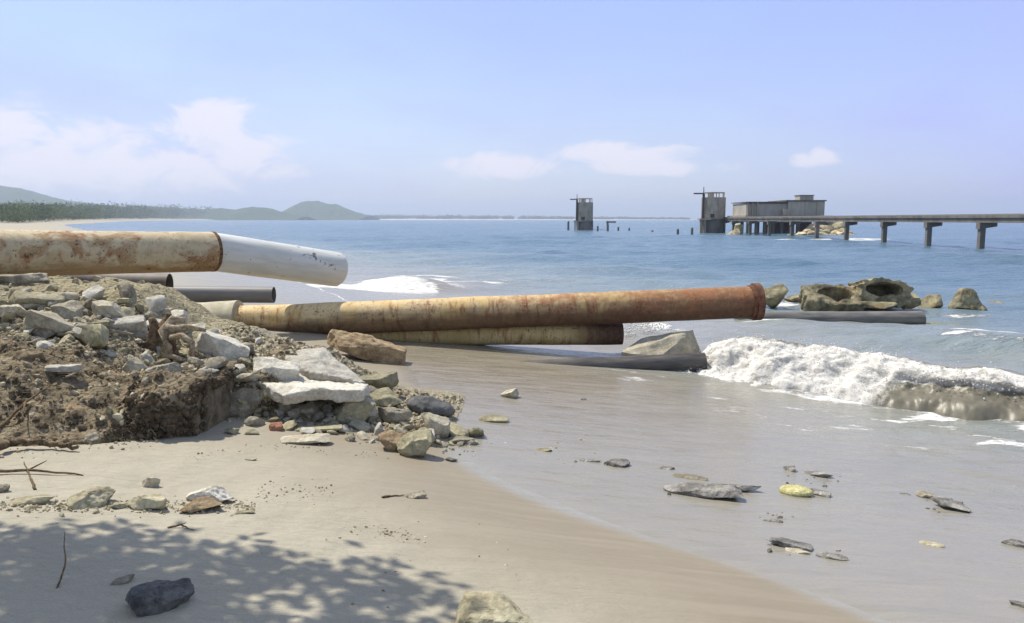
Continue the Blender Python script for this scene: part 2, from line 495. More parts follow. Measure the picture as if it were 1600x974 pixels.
g = G('dry_roots'); m_root = g.done(g.mix(g.ramp(g.noise(g.world(), 4, 2), .4, .6), (.16, .11, .06), (.36, .28, .17)), .9, None, .1)
tag(np_mesh('dry_roots', np.concatenate(Vs), np.concatenate(Qs), m_root, False), kind='stuff')

# ------------------------------------------------------------------ sea
rad = np.concatenate([np.geomspace(3.0, 7.9, 50), np.arange(8, 24, .055), np.geomspace(24.1, 120, 190), np.geomspace(122, 7400, 110)])
ang = np.radians(np.linspace(-46, 62, 700))
X, Y = polar_grid(rad, ang)
S_ = shore(Y) - X                                     # positive on land
rr = np.hypot(X, Y)
dirs = np.random.default_rng(9)
Z = np.zeros_like(X)
calm = sstep(0, -6, S_)
for k in range(34):
    lam = .5 * (1.22 ** (k * .6)) ; th = dirs.normal(0.55, .75)
    kx, ky = math.sin(th), math.cos(th)
    a = .0052 * lam ** .8
    fade = np.clip(1.6 - rr * (.0035 / lam) * 6, 0, 1)
    Z += a * fade * np.sin(2 * math.pi * (X * kx + Y * ky) / lam + dirs.uniform(0, 6.28)) * (.15 + .85 * calm)
A = np.array([3.25, 13.15]); B = np.array([7.3, 9.9])     # foot line of the breaking wave
dl = (B - A) / np.linalg.norm(B - A); nl = np.array([-dl[1], dl[0]])   # nl points seaward
if nl[1] < 0: nl = -nl
al = (X - A[0]) * dl[0] + (Y - A[1]) * dl[1]; ac = (X - A[0]) * nl[0] + (Y - A[1]) * nl[1]
Z += .16 * np.exp(-((ac - 2.0) / 1.1) ** 2) * sstep(-1.2, .6, al)                 # back of the breaker
Z += .22 * np.exp(-((ac - 6.2 + .12 * al) / .8) ** 2) * sstep(1.0, 4.0, al)        # second swell
# white water behind the pipes on the left
wl = at(590, 452, 27.0)
ww = np.exp(-((X - wl.x - .25 * (Y - 27)) / 2.3) ** 2 - ((Y - 28.5) / 4.2) ** 2)
Z += .42 * np.exp(-((X + 4.0) / 2.4) ** 2 - ((Y - 29) / 1.0) ** 2)
gz = beach_z(X, Y)
wob = .10 * fbm(X * .7, Y * .7, 0, 81, 3)
filmz = gz + .012 - .10 * sstep(-.30, .9, S_ + wob) - .2 * np.clip(S_ - .5, 0, 3)
Zs = np.maximum(np.where(S_ > .3, -5, Z), filmz)
depth = np.clip(-gz, -.5, 3)
turb = sstep(.75, -.15, depth + .22 * fbm(X * .30, Y * .45, 0, 85, 3)) * sstep(120, 20, Y)
turb = np.clip(turb + .5 * ww, 0, 1)
murk = sstep(1.9, .25, depth + .3 * fbm(X * .15, Y * .2, 0, 86, 3)) * sstep(260, 40, Y)
# foam
fo = .66 * sstep(.12, .8, ww + .25 * fbm(X * .7, Y * 1.0, 0, 87, 4)) * sstep(.3, -.6, S_)
nse = fbm(X * .9, Y * 1.6, 0, 88, 4)
lace = sstep(.45, -.15, ac) * sstep(-5.0, -.8, ac) * sstep(-2.0, .5, al)
fo = np.maximum(fo, lace * sstep(-.35, .7, nse) * .72)
fo = np.maximum(fo, np.exp(-((ac - .3) / .75) ** 2) * sstep(-.6, .2, al) * .9)
fo = np.maximum(fo, sstep(-1.5, -.1, ac) * sstep(.6, .1, ac) * sstep(-.3, .5, al) * sstep(4.6, 2.5, al) * (.55 + .5 * nse))
fo = np.maximum(fo, .55 * np.exp(-((ac - 6.0 + .12 * al) / .42) ** 2) * sstep(3.4, 4.4, al + nse))
def blob(px, py, rx, ry, amp):
    d = ray(px, py); t = -CZ / d[2]
    return amp * np.exp(-((X - d[0] * t) / rx) ** 2 - ((Y - d[1] * t) / ry) ** 2)
for b in [(1022, 512, .45, .7, 1.0), (990, 528, .3, .35, .8), (1060, 520, .35, .5, .6), (1235, 474, .9, .7, .75), (1330, 478, 2.2, .45, .9), (1400, 482, 1.0, .4, .7),
          (1510, 490, .8, .5, .7), (1545, 530, 1.3, .55, .95), (1495, 540, .5, .3, .7), (1300, 497, 2.3, .22, .6), (1050, 497, .6, .3, .5),
          (720, 444, 3.0, .6, .6), (790, 441, 2.0, .5, .5), (830, 450, 1.5, .4, .35), (670, 436, 2.5, .8, .7), (1190, 510, 1.2, .25, .5),
          (480, 462, 1.0, .8, .9), (425, 447, 1.0, .5, .9), (375, 434, 1.3, .6, .9), (1135, 369, 5, 3.5, 1.3), (1300, 375, 6, 3.5, 1.3), (1040, 366, 3, 2.5, .9), (1355, 374, 3, 2.5, 1.0), (1230, 377, 4, 2.5, .8)]:
    fo = np.maximum(fo, blob(*b) * (1 + .5 * nse))
edge = np.exp(-((S_ + wob + .06) / .05) ** 2) * sstep(11, 17, Y) * .8
fo = np.maximum(fo, edge)
fo = np.maximum(fo, sstep(.55, .8, vn(X * .045, Y * .16, 0, 90) + .3 * vn(X * .3, Y * .5, 0, 91)) * .30 * sstep(26, 36, Y) * sstep(180, 100, Y))
fo = np.clip(fo, 0, 1)
algae = np.clip(blob(1330, 503, 2.2, .55, 1.0) + blob(1200, 510, 1.0, .5, .7) + blob(1430, 503, 1.0, .4, .5), 0, 1) * (.6 + .4 * nse)

silt = sstep(7.6, 9.8, Y + .4 * fbm(X * .5, Y, 0, 68, 3)) * sstep(19, 15, Y) * sstep(3.4, .8, X + .5 * fbm(X * .4, Y * 1.5, 0, 69, 3))
g = G('sea_water')
fN = g.noise(g.world((1.0, 1.5, 1.5)), 6, 6, .68, .5)
f2 = g.noise(g.world((.35, 2.0, 1)), 3.0, 5, .65, 1.2)
fm = g.math('ADD', g.attr('foam'), g.math('MULTIPLY', g.math('SUBTRACT', g.math('ADD', g.math('MULTIPLY', fN, .6), g.math('MULTIPLY', f2, .4)), .5), 1.5))
fmask = g.math('MULTIPLY', g.ramp(fm, .36, .66), g.ramp(g.attr('foam'), .02, .15))
var = g.noise(g.world((.012, .05, 1)), 1.0, 4, .6)
blue = g.mix(g.ramp(var, .3, .7), (.068, .132, .180), (.105, .175, .222))
chop = g.noise(g.world((.45, 1.4, 1)), 1.1, 5, .65, .4)
blue = g.mix(g.ramp(chop, .42, .68), blue, (.045, .10, .15))
mk = g.mix(g.ramp(chop, .35, .7), (.17, .215, .225), (.225, .26, .255))
tb = g.mix(g.ramp(f2, .2, .8), (.23, .21, .165), (.268, .248, .205))
tb = g.mix(g.attr('silt'), tb, g.mix(g.ramp(f2, .25, .75), (.20, .172, .128), (.26, .23, .18)))
c = g.mix(g.attr('murk'), blue, mk)
c = g.mix(g.attr('turb'), c, tb)
c = g.mix(g.attr('algae'), c, (.19, .18, .05))
c = g.mix(fmask, c, g.mix(g.ramp(fN, .3, .7), (.50, .50, .49), (.66, .655, .645)))
rg = g.math('ADD', g.ramp(fmask, 0, 1, .16, .7), g.math('MULTIPLY', g.ramp(f2, .3, .7), .16))
b1 = g.noise(g.world((.7, 1.5, 1)), 3.2, 5, .6, .3); b2 = g.noise(g.world((.25, .5, 1)), 1.6, 4, .6)
hh = g.math('ADD', g.math('MULTIPLY', b1, .45), g.math('ADD', b2, g.math('MULTIPLY', fmask, .25)))
hh = g.math('MULTIPLY', hh, g.ramp(g.attr('turb'), 0, 1, 1.0, .15))
mat_sea = g.done(c, rg, g.bump(hh, 1.0, .22), .45)
V = np.stack([X, Y, Zs], -1).reshape(-1, 3)
Q = grid_quads(*X.shape)
land = (S_.ravel()[Q] > 1.0).all(1)
o = np_mesh('sea', V, Q[~land], mat_sea, True, {'foam': fo.ravel(), 'turb': turb.ravel(), 'murk': murk.ravel(), 'algae': algae.ravel(), 'silt': silt.ravel()})
tag(o, kind='structure')

# the breaking wave itself
nu, nv = 420, 110
L = 9.5
U = np.linspace(-.35, L, nu); T = np.linspace(0, 1, nv)
pile = np.array([(2.6, -.10), (2.0, .10), (1.45, .48), (1.1, .82), (.85, .98), (.62, .97), (.42, .84), (.27, .62), (.15, .40), (.0, .20), (-.22, .05), (-.75, -.22)])
curl = np.array([(2.6, -.10), (2.0, .16), (1.45, .58), (1.1, .88), (.85, 1.0), (.62, .99), (.40, .88), (.32, .70), (.40, .52), (.28, .28), (.06, .08), (-.42, -.16)])
tk = np.linspace(0, 1, 12)
def prof(P): return np.stack([np.interp(T, tk, P[:, 0]), np.interp(T, tk, P[:, 1])], -1)
def smooth(a):
    k = np.hanning(13); k /= k.sum()
    return np.stack([np.convolve(np.pad(a[:, i], 6, mode='edge'), k, 'valid') for i in (0, 1)], -1)
pp, pc = smooth(prof(pile)), smooth(prof(curl))
wc = sstep(2.3, 4.2, U)[:, None, None]
wc = np.clip(wc * (1 + .6 * fbm(U * .9, 0.5, 0, 93, 3))[:, None, None], 0, 1)
PR = pp[None] * (1 - wc) + pc[None] * wc
hgt = np.interp(U, [-.35, 0, .5, 2.0, 3.2, 5, 7, 9.5], [.04, .38, .56, .55, .44, .38, .40, .46]) * (1 + .10 * fbm(U * 1.6, 0, 0, 94, 3))
front = .20 * fbm(U * .7, 3.3, 0, 95, 2)
cx = PR[..., 0] + front[:, None] * sstep(.1, .5, T)[None]
cz = PR[..., 1] * hgt[:, None]
foamw = sstep(.30, .48, T)[None] * (1 - wc[..., 0] * sstep(.70, .80, T)[None])
fz = np.maximum(foamw, .55 * sstep(.2, .35, T)[None])
UU = np.repeat(U[:, None], nv, 1); TT = np.repeat(T[None], nu, 0)
Wx = A[0] + dl[0] * UU + nl[0] * cx; Wy = A[1] + dl[1] * UU + nl[1] * cx; Wz = cz + .01 - .35 * sstep(.92, 1, TT)
n3 = fbm(Wx * 2.6, Wy * 2.6, Wz * 2.6, 96, 3); n4 = fbm(Wx * 9, Wy * 9, Wz * 9, 97, 4, .6)
dmp = fz * (.075 * n3 + .020 * n4) * np.minimum(1, hgt[:, None] / .35)
Wx -= nl[0] * dmp * .8; Wy -= nl[1] * dmp * .8; Wz += dmp * .9
foama = np.clip(foamw + .15 * n3 + .26 * (1 - foamw) * sstep(.25, .8, n4 + n3) * sstep(.95, .8, TT), 0, 1)
back = sstep(.28, .42, TT)
foama = foama * np.maximum(back, .25 + .25 * n3)
foama = foama * (1 - .85 * wc[..., 0] * sstep(.77, .84, TT + .05 * n3))
foama = foama * (1 - .32 * wc[..., 0] * sstep(-.2, .5, n3)) * (1 - .22 * sstep(0, .7, fbm(UU * 5, TT * 5, 0, 99, 3)))
g = G('breaker_water')
ucv = g.n('ShaderNodeCombineXYZ'); g.put(ucv.inputs[0], g.attr('along')); g.put(ucv.inputs[1], g.attr('across'))
fN = g.math('ADD', g.math('MULTIPLY', g.noise(g.world(), 8, 6, .7, .4), .55), g.math('MULTIPLY', g.noise(ucv.outputs[0], 5, 5, .65, .8), .45)); v2 = g.noise(g.world((2, 2, .6)), 7, 4, .6)
fm = g.math('ADD', g.attr('foam'), g.math('MULTIPLY', g.math('SUBTRACT', fN, .5), 1.7))
fmask = g.math('MULTIPLY', g.ramp(fm, .25, .72), g.ramp(g.attr('foam'), .04, .22))
c = g.mix(g.ramp(v2, 0, 1), (.125, .115, .085), (.165, .152, .115))
c = g.mix(g.attr('backside'), c, (.24, .245, .23))
c = g.mix(fmask, c, g.mix(g.ramp(fN, .3, .7), (.47, .455, .42), (.64, .62, .585)))
hh = g.math('ADD', fN, g.math('MULTIPLY', g.vor(g.world(), 30), .6))
g.put(g.b.inputs['Subsurface Weight'], g.ramp(fmask, 0, 1, .35, .75)); g.b.inputs['Subsurface Radius'].default_value = (1, .9, .75); g.b.inputs['Subsurface Scale'].default_value = .12
mat_brk = g.done(c, g.ramp(fmask, 0, 1, .42, .9), g.bump(g.math('MULTIPLY', hh, g.ramp(fmask, 0, 1, .06, 1)), .5, .03), .35)
o = np_mesh('breaking_wave', np.stack([Wx, Wy, Wz], -1).reshape(-1, 3), grid_quads(nu, nv), mat_brk, True, {'foam': foama.ravel(), 'backside': (1 - back).ravel(), 'along': (UU * 1.6).ravel(), 'across': (TT * 1.5).ravel()})
tag(o, kind='structure')
# spray
r = np.random.default_rng(77); V0, T0 = ico(1); Vs, Ts = [], []; off = 0
g = G('spray_water'); m_spray = g.done((.64, .63, .61), .6, None, .3)
for i in range(5200):
    iu = int(r.integers(8, nu - 1)); w = float(wc[iu, 0, 0])
    it = int(np.clip(r.normal(.50 if w < .5 else .60, .10 if w < .5 else .07), .25, .95) * (nv - 1))
    if r.random() < .35 and w < .6: it = int(r.uniform(.7, .97) * (nv - 1))
    p = np.array([Wx[iu, it], Wy[iu, it], Wz[iu, it]]) + np.array([r.normal() * .06, r.normal() * .06, abs(r.normal()) * .055 - (.10 * r.random() if w > .5 else 0)])
    if r.random() < .4: p[:2] -= nl * abs(r.normal()) * .12
    s = .003 + .010 * r.random() ** 3
    Vs.append(V0 * s * r.uniform(.6, 1.4, (1, 3)) + p); Ts.append(T0 + off); off += len(V0)
for (px, py, sx, n) in [(1010, 512, .25, 700), (982, 526, .14, 420)]:
    d = ray(px, py); t = (.15 - CZ) / d[2]
    for i in range(n):
        p = np.array([d[0] * t + r.normal() * sx, d[1] * t + r.normal() * sx * 1.2, .08 + abs(r.normal()) * .13 * (1 + (sx > 1))])
        s = .006 + .014 * r.random() ** 2
        Vs.append(V0 * s * (1 + (sx > 1)) + p); Ts.append(T0 + off); off += len(V0)
tag(np_mesh('sea_spray', np.concatenate(Vs), np.concatenate(Ts), m_spray, True), kind='stuff')

# ------------------------------------------------------------------ pipes
def pipe_mat(name, kind):
    g = G(name); v = g.coord('Object'); vs = g.coord('Object', (.25, 1, 1)); vr = g.coord('Object', (2.2, .5, .5))
    n1 = g.noise(v, 2.2, 6, .65, .6); n2 = g.noise(v, 11, 6, .7); n3 = g.noise(vr, 5, 5, .65, .5); n4 = g.noise(vs, 5, 5, .6)
    sep = g.n('ShaderNodeSeparateXYZ'); c = g.n('ShaderNodeTexCoord'); g.t.links.new(c.outputs['Object'], sep.inputs[0])
    ax = sep.outputs[0]; az = sep.outputs[2]
    cream = g.mix(g.ramp(n1, .35, .65), (.58, .41, .18), (.70, .56, .33))
    rust = g.mix(g.ramp(n2, .3, .7), (.15, .06, .025), (.34, .145, .05))
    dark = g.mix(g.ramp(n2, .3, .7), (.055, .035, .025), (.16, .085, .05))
    if kind == 'upper':
        cream = g.mix(g.ramp(n1, .35, .65), (.44, .36, .23), (.66, .58, .41))
        fr = g.math('ADD', g.ramp(n1, .47, .62), g.math('MULTIPLY', g.ramp(n2, .54, .66), .8), clamp=True)
        fr = g.math('MULTIPLY', fr, .9)
        c1 = g.mix(fr, cream, g.mix(g.ramp(n4, .4, .6), rust, (.34, .23, .12)))
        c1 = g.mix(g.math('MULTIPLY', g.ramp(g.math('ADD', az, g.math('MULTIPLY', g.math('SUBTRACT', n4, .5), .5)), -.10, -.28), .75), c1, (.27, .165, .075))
        c1 = g.mix(g.math('MULTIPLY', g.ramp(g.math('ADD', g.math('MULTIPLY', g.math('ABSOLUTE', az), 2.2), g.math('SUBTRACT', n3, .5)), .12, -.1), .32), c1, (.22, .20, .16))
    elif kind == 'lower':
        grad = g.ramp(ax, -3.5, 6.2)
        c1 = g.mix(g.ramp(g.math('ADD', g.math('MULTIPLY', grad, .75), g.math('ADD', g.math('MULTIPLY', g.math('SUBTRACT', n1, .5), 1.9), g.math('MULTIPLY', g.math('SUBTRACT', n2, .5), .9))), .02, .75), cream, g.mix(g.ramp(n1, .35, .65), (.18, .078, .042), (.36, .168, .08)))
        c1 = g.mix(g.math('MULTIPLY', g.math('ADD', g.ramp(n3, .50, .68), g.ramp(n2, .60, .70), clamp=True), .8), c1, rust)
        c1 = g.mix(g.math('MULTIPLY', g.ramp(n3, .40, .25), g.ramp(grad, .75, .3, 0, .6)), c1, (.66, .55, .38))
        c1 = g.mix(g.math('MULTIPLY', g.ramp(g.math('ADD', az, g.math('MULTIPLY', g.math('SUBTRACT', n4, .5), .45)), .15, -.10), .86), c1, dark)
    else:
        c1 = g.mix(g.ramp(n1, .35, .65), (.46, .34, .14), (.62, .48, .24))
        c1 = g.mix(g.math('MULTIPLY', g.ramp(n3, .5, .68), .8), c1, rust)
        c1 = g.mix(g.ramp(ax, 1.2, 2.2), c1, dark)
    sp = g.noise(v, 26, 3, .6)
    c1 = g.mix(g.math('MULTIPLY', g.ramp(g.math('ADD', sp, g.math('MULTIPLY', n1, .5)), .88, .95), .85), c1, (.075, .045, .03))
    hh = g.math('ADD', n2, g.math('MULTIPLY', n1, .5))
    return g.done(c1, .78, g.bump(hh, .35, .02), .3)

def pipe_mesh(name, p0, p1, r, mat, parent, seed, r1=None, nseg=None, thick=.014, dent=.006, n=64, root=None, open_end=True, round_end=0.0):
    """tube along its own x axis from p0 to p1 (world), origin in the middle of the pipe"""
    p0, p1 = Vector(p0), Vector(p1); Lp = (p1 - p0).length; r1 = r1 or r
    nseg = nseg or max(12, int(Lp / .06))
    xs = np.linspace(-Lp / 2, Lp / 2, nseg)
    th = np.linspace(0, 2 * np.pi, n, endpoint=False)
    XX, TH_ = np.meshgrid(xs, th, indexing='ij')
    RR = np.interp(XX, [-Lp / 2, Lp / 2], [r, r1]) + dent * fbm(XX * 1.1 + seed, np.cos(TH_) * 1.2, np.sin(TH_) * 1.2, seed, 3)
    if round_end:
        e = np.clip((XX - (Lp / 2 - round_end)) / round_end, 0, 1); RR = RR - round_end * .55 * (1 - np.sqrt(1 - (e * .98) ** 2))
    P = np.stack([XX, RR * np.cos(TH_), RR * np.sin(TH_)], -1)
    inner = P[::-1].copy(); k = (RR - thick)[::-1] / RR[::-1]; inner[..., 1:] *= k[..., None]
    P = np.concatenate([P, inner], 0)
    m = P.shape[0]
    i = np.arange(m * n).reshape(m, n); j = np.roll(i, -1, 1)
    ii = np.vstack([i, i[:1]]); jj = np.vstack([j, j[:1]])
    Q = np.stack([ii[:-1], jj[:-1], jj[1:], ii[1:]], -1).reshape(-1, 4)
    o = np_mesh(name, P.reshape(-1, 3), Q, mat, True)
    o.data.set_sharp_from_angle(angle=math.radians(50))
    d = (p1 - p0).normalized(); yv = Vector((0, 0, 1)).cross(d).normalized(); zv = d.cross(yv)
    Mx = Matrix((d, yv, zv)).transposed().to_4x4(); Mx.translation = (p0 + p1) / 2
    o.matrix_world = Mx
    if parent:
        o.parent = parent; o.matrix_parent_inverse = Matrix.Translation(parent.location).inverted()
    return o

def ring_seam(name, p, d, r, w, mat, parent, lump=.004, seed=1):
    return pipe_mesh(name, Vector(p) - d * w / 2, Vector(p) + d * w / 2, r, mat, parent, seed, nseg=8, thick=.03, dent=lump)

# upper pipe: rusty length then a white painted, drooping end
UA = at(0, 388, 10.9); UB = at(332, 393.5, 13.1); UC = at(531, 422, 14.85)
UA0 = UA - (UB - UA) * .9; UA0.z = UA.z - .02
RU = .335
up = empty('outfall_pipe', (UA.x, UA.y, UA.z - RU))
tag(up, 'upper rust stained cream pipe with white drooping end, lying on rubble', 'pipe')
mU = pipe_mat('cream_rusted_steel', 'upper')
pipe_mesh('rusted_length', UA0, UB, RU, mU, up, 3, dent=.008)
g = G('white_pipe_paint'); v = g.coord('Object')
n1 = g.noise(v, 3, 5, .6, .5); n2 = g.noise(v, 14, 6, .7); n3 = g.noise(g.coord('Object', (.5, 3, 3)), 3, 4, .6)
c = g.mix(g.ramp(n3, .3, .7), (.54, .54, .505), (.66, .66, .63))
chip = g.math('MULTIPLY', g.ramp(g.math('ADD', g.math('MULTIPLY', n1, .65), g.math('MULTIPLY', n2, .35)), .575, .60), .9)
c = g.mix(chip, c, (.13, .10, .075))
m_white = g.done(c, .5, g.bump(n2, .12, .01), .4)
pe = pipe_mesh('painted_end', UB, UC, RU - .006, m_white, up, 5, dent=.004, round_end=.10, thick=.02)
pe['label'] = 'white painted pipe end with chipped dark flecks'
g = G('weld_rust'); nz = g.noise(g.world(), 20, 5, .7)
m_weld = g.done(g.mix(g.ramp(nz, .35, .65), (.06, .04, .03), (.26, .13, .06)), .9, g.bump(nz, .8, .03), .2)
ring_seam('weld_seam', UB, (UB - UA).normalized(), RU + .010, .05, m_weld, up, .012, 4)

# lower long pipe with flange
LA = at(330, 505, 14.0); LB = at(1178, 472.5, 14.35)
RL = .297
lo = empty('rusty_pipe', (LA.x, LA.y, LA.z - RL))
tag(lo, 'long cream to brown rusted pipe with round flange reaching over the surf', 'pipe')
mL = pipe_mat('long_pipe_rust', 'lower')
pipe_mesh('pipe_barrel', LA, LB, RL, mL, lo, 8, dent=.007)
dL = (LB - LA).normalized()
g = G('flange_rust'); nz = g.noise(g.coord('Object'), 9, 6, .7)
m_fl = g.done(g.mix(g.ramp(nz, .35, .65), (.085, .045, .032), (.23, .10, .055)), .85, g.bump(nz, .5, .03), .25)
fl = pipe_mesh('end_flange', LB - dL * .02, LB + dL * .10, RL + .055, m_fl, lo, 9, nseg=10, thick=.06, dent=.008)
fl['label'] = 'dark rusty end flange'
ring_seam('flange_collar', LB - dL * .06, dL, RL + .022, .07, m_fl, lo, .004, 5)

# concrete sleeve round the long pipe
CA = at(292, 508, 14.0); CB = at(374, 504.5, 14.02)
g = G('sleeve_concrete'); nz = g.noise(g.coord('Object'), 5, 6, .65)
m_sl = g.done(g.mix(g.ramp(nz, .3, .7), (.36, .33, .24), (.50, .47, .37)), .9, g.bump(nz, .4, .02), .2)
slv = pipe_mesh('concrete_sleeve', CA, CB, .39, m_sl, None, 12, r1=.425, thick=.12, dent=.012)
tag(slv, 'tapered pale concrete sleeve around the buried end of the long rusty pipe', 'sleeve')

# second, shorter pipe lying on the sand in front
PA = at(560, 523, 14.33); PB = at(972, 522, 14.45)
p2 = pipe_mesh('sand_pipe', PA, PB, .205, pipe_mat('yellow_brown_rust', 'second'), None, 14, dent=.006)
tag(p2, 'shorter yellow brown pipe lying on wet sand under the long rusty pipe', 'pipe')

g = G('shadow_tube_dark'); nz = g.noise(g.coord('Object', (.4, 2, 2)), 4, 5, .65)
m_bp = g.done(g.mix(g.ramp(nz, .3, .7), (.050, .045, .045), (.13, .115, .10)), .5, g.bump(nz, .3, .02), .35)
bp = pipe_mesh('shadow_tube', at(760, 582, 12.75), at(1100, 566, 13.15), .165, m_bp, None, 17, dent=.008, thick=.02)  # guessed tube, dark to stand in for the long pipe's shadow
tag(bp, 'dark tube added for the shadow under the long pipe, half sunk in wet sand', 'pipe')
top = [at(968, 552, 13.45), at(1002, 529, 13.95), at(1082, 516, 13.9), at(1034, 556, 13.42)]  # guessed slab, added in place of wave surge and pipe shadow
bm = bmesh.new(); vs = [bm.verts.new(p) for p in top]
for p, dx in zip(top, (0, 0, .34, .22)): vs.append(bm.verts.new((p.x + dx, p.y, -.3)))
bmesh.ops.convex_hull(bm, input=vs); c0 = sum((p for p in top), Vector()) / 4
bmesh.ops.recalc_face_normals(bm, faces=bm.faces)
bmesh.ops.subdivide_edges(bm, edges=bm.edges[:], cuts=14, use_grid_fill=True)
for v in bm.verts:
    d = .035 * float(fbm(v.co.x * 2.5, v.co.y * 2.5, v.co.z * 2.5, 141, 4)); v.co += Vector((d, -d, d)); v.co -= Vector((c0.x, c0.y, 0))
so_ = bm_obj('concrete_slab', bm, None, None, True, 35); so_.location = (c0.x, c0.y, 0)
slab_late = so_
tag(so_, 'tilted slab added for the surge and pipe shadow at the end of the shorter pipe', 'slab')

# grey plastic pipe and dark pipe stub behind the mound
g = G('grey_pipe'); nz = g.noise(g.coord('Object', (.3, 2, 2)), 4, 4, .6)
m_gp = g.done(g.mix(g.ramp(nz, .3, .7), (.12, .115, .115), (.17, .165, .165)), .55, None, .4)
gp = pipe_mesh('grey_pipe', at(150, 458.5, 15.7), at(428, 461, 15.8), .168, m_gp, None, 15, dent=.002)
tag(gp, 'plain dark grey pipe lying level behind the mound below the white end', 'pipe')
g = G('dark_pipe'); nz = g.noise(g.coord('Object'), 4, 4, .6)
m_dp = g.done(g.mix(g.ramp(nz, .3, .7), (.10, .085, .075), (.17, .15, .14)), .6, None, .35)
ds = pipe_mesh('pipe_stub', at(60, 440, 12.9), at(265, 446, 13.1), .2, m_dp, None, 16, dent=.002)
tag(ds, 'dark pipe stub showing under the upper pipe behind the mound crest', 'pipe')

# half-drowned grey pipe by the reef
g = G('drowned_pipe'); nz = g.noise(g.coord('Object', (.4, 2, 2)), 4, 5, .6)
m_dr = g.done(g.mix(g.ramp(nz, .3, .7), (.10, .095, .085), (.20, .185, .165)), .45, g.bump(nz, .2, .02), .4)
rp = pipe_mesh('drowned_pipe', at(1150, 501, 19.6), at(1440, 500, 19.6), .23, m_dr, None, 18, dent=.01, thick=.03)
tag(rp, 'half submerged grey pipe lying in front of the broken concrete reef', 'pipe')

slab_late.data.materials.append(M['concrete'])
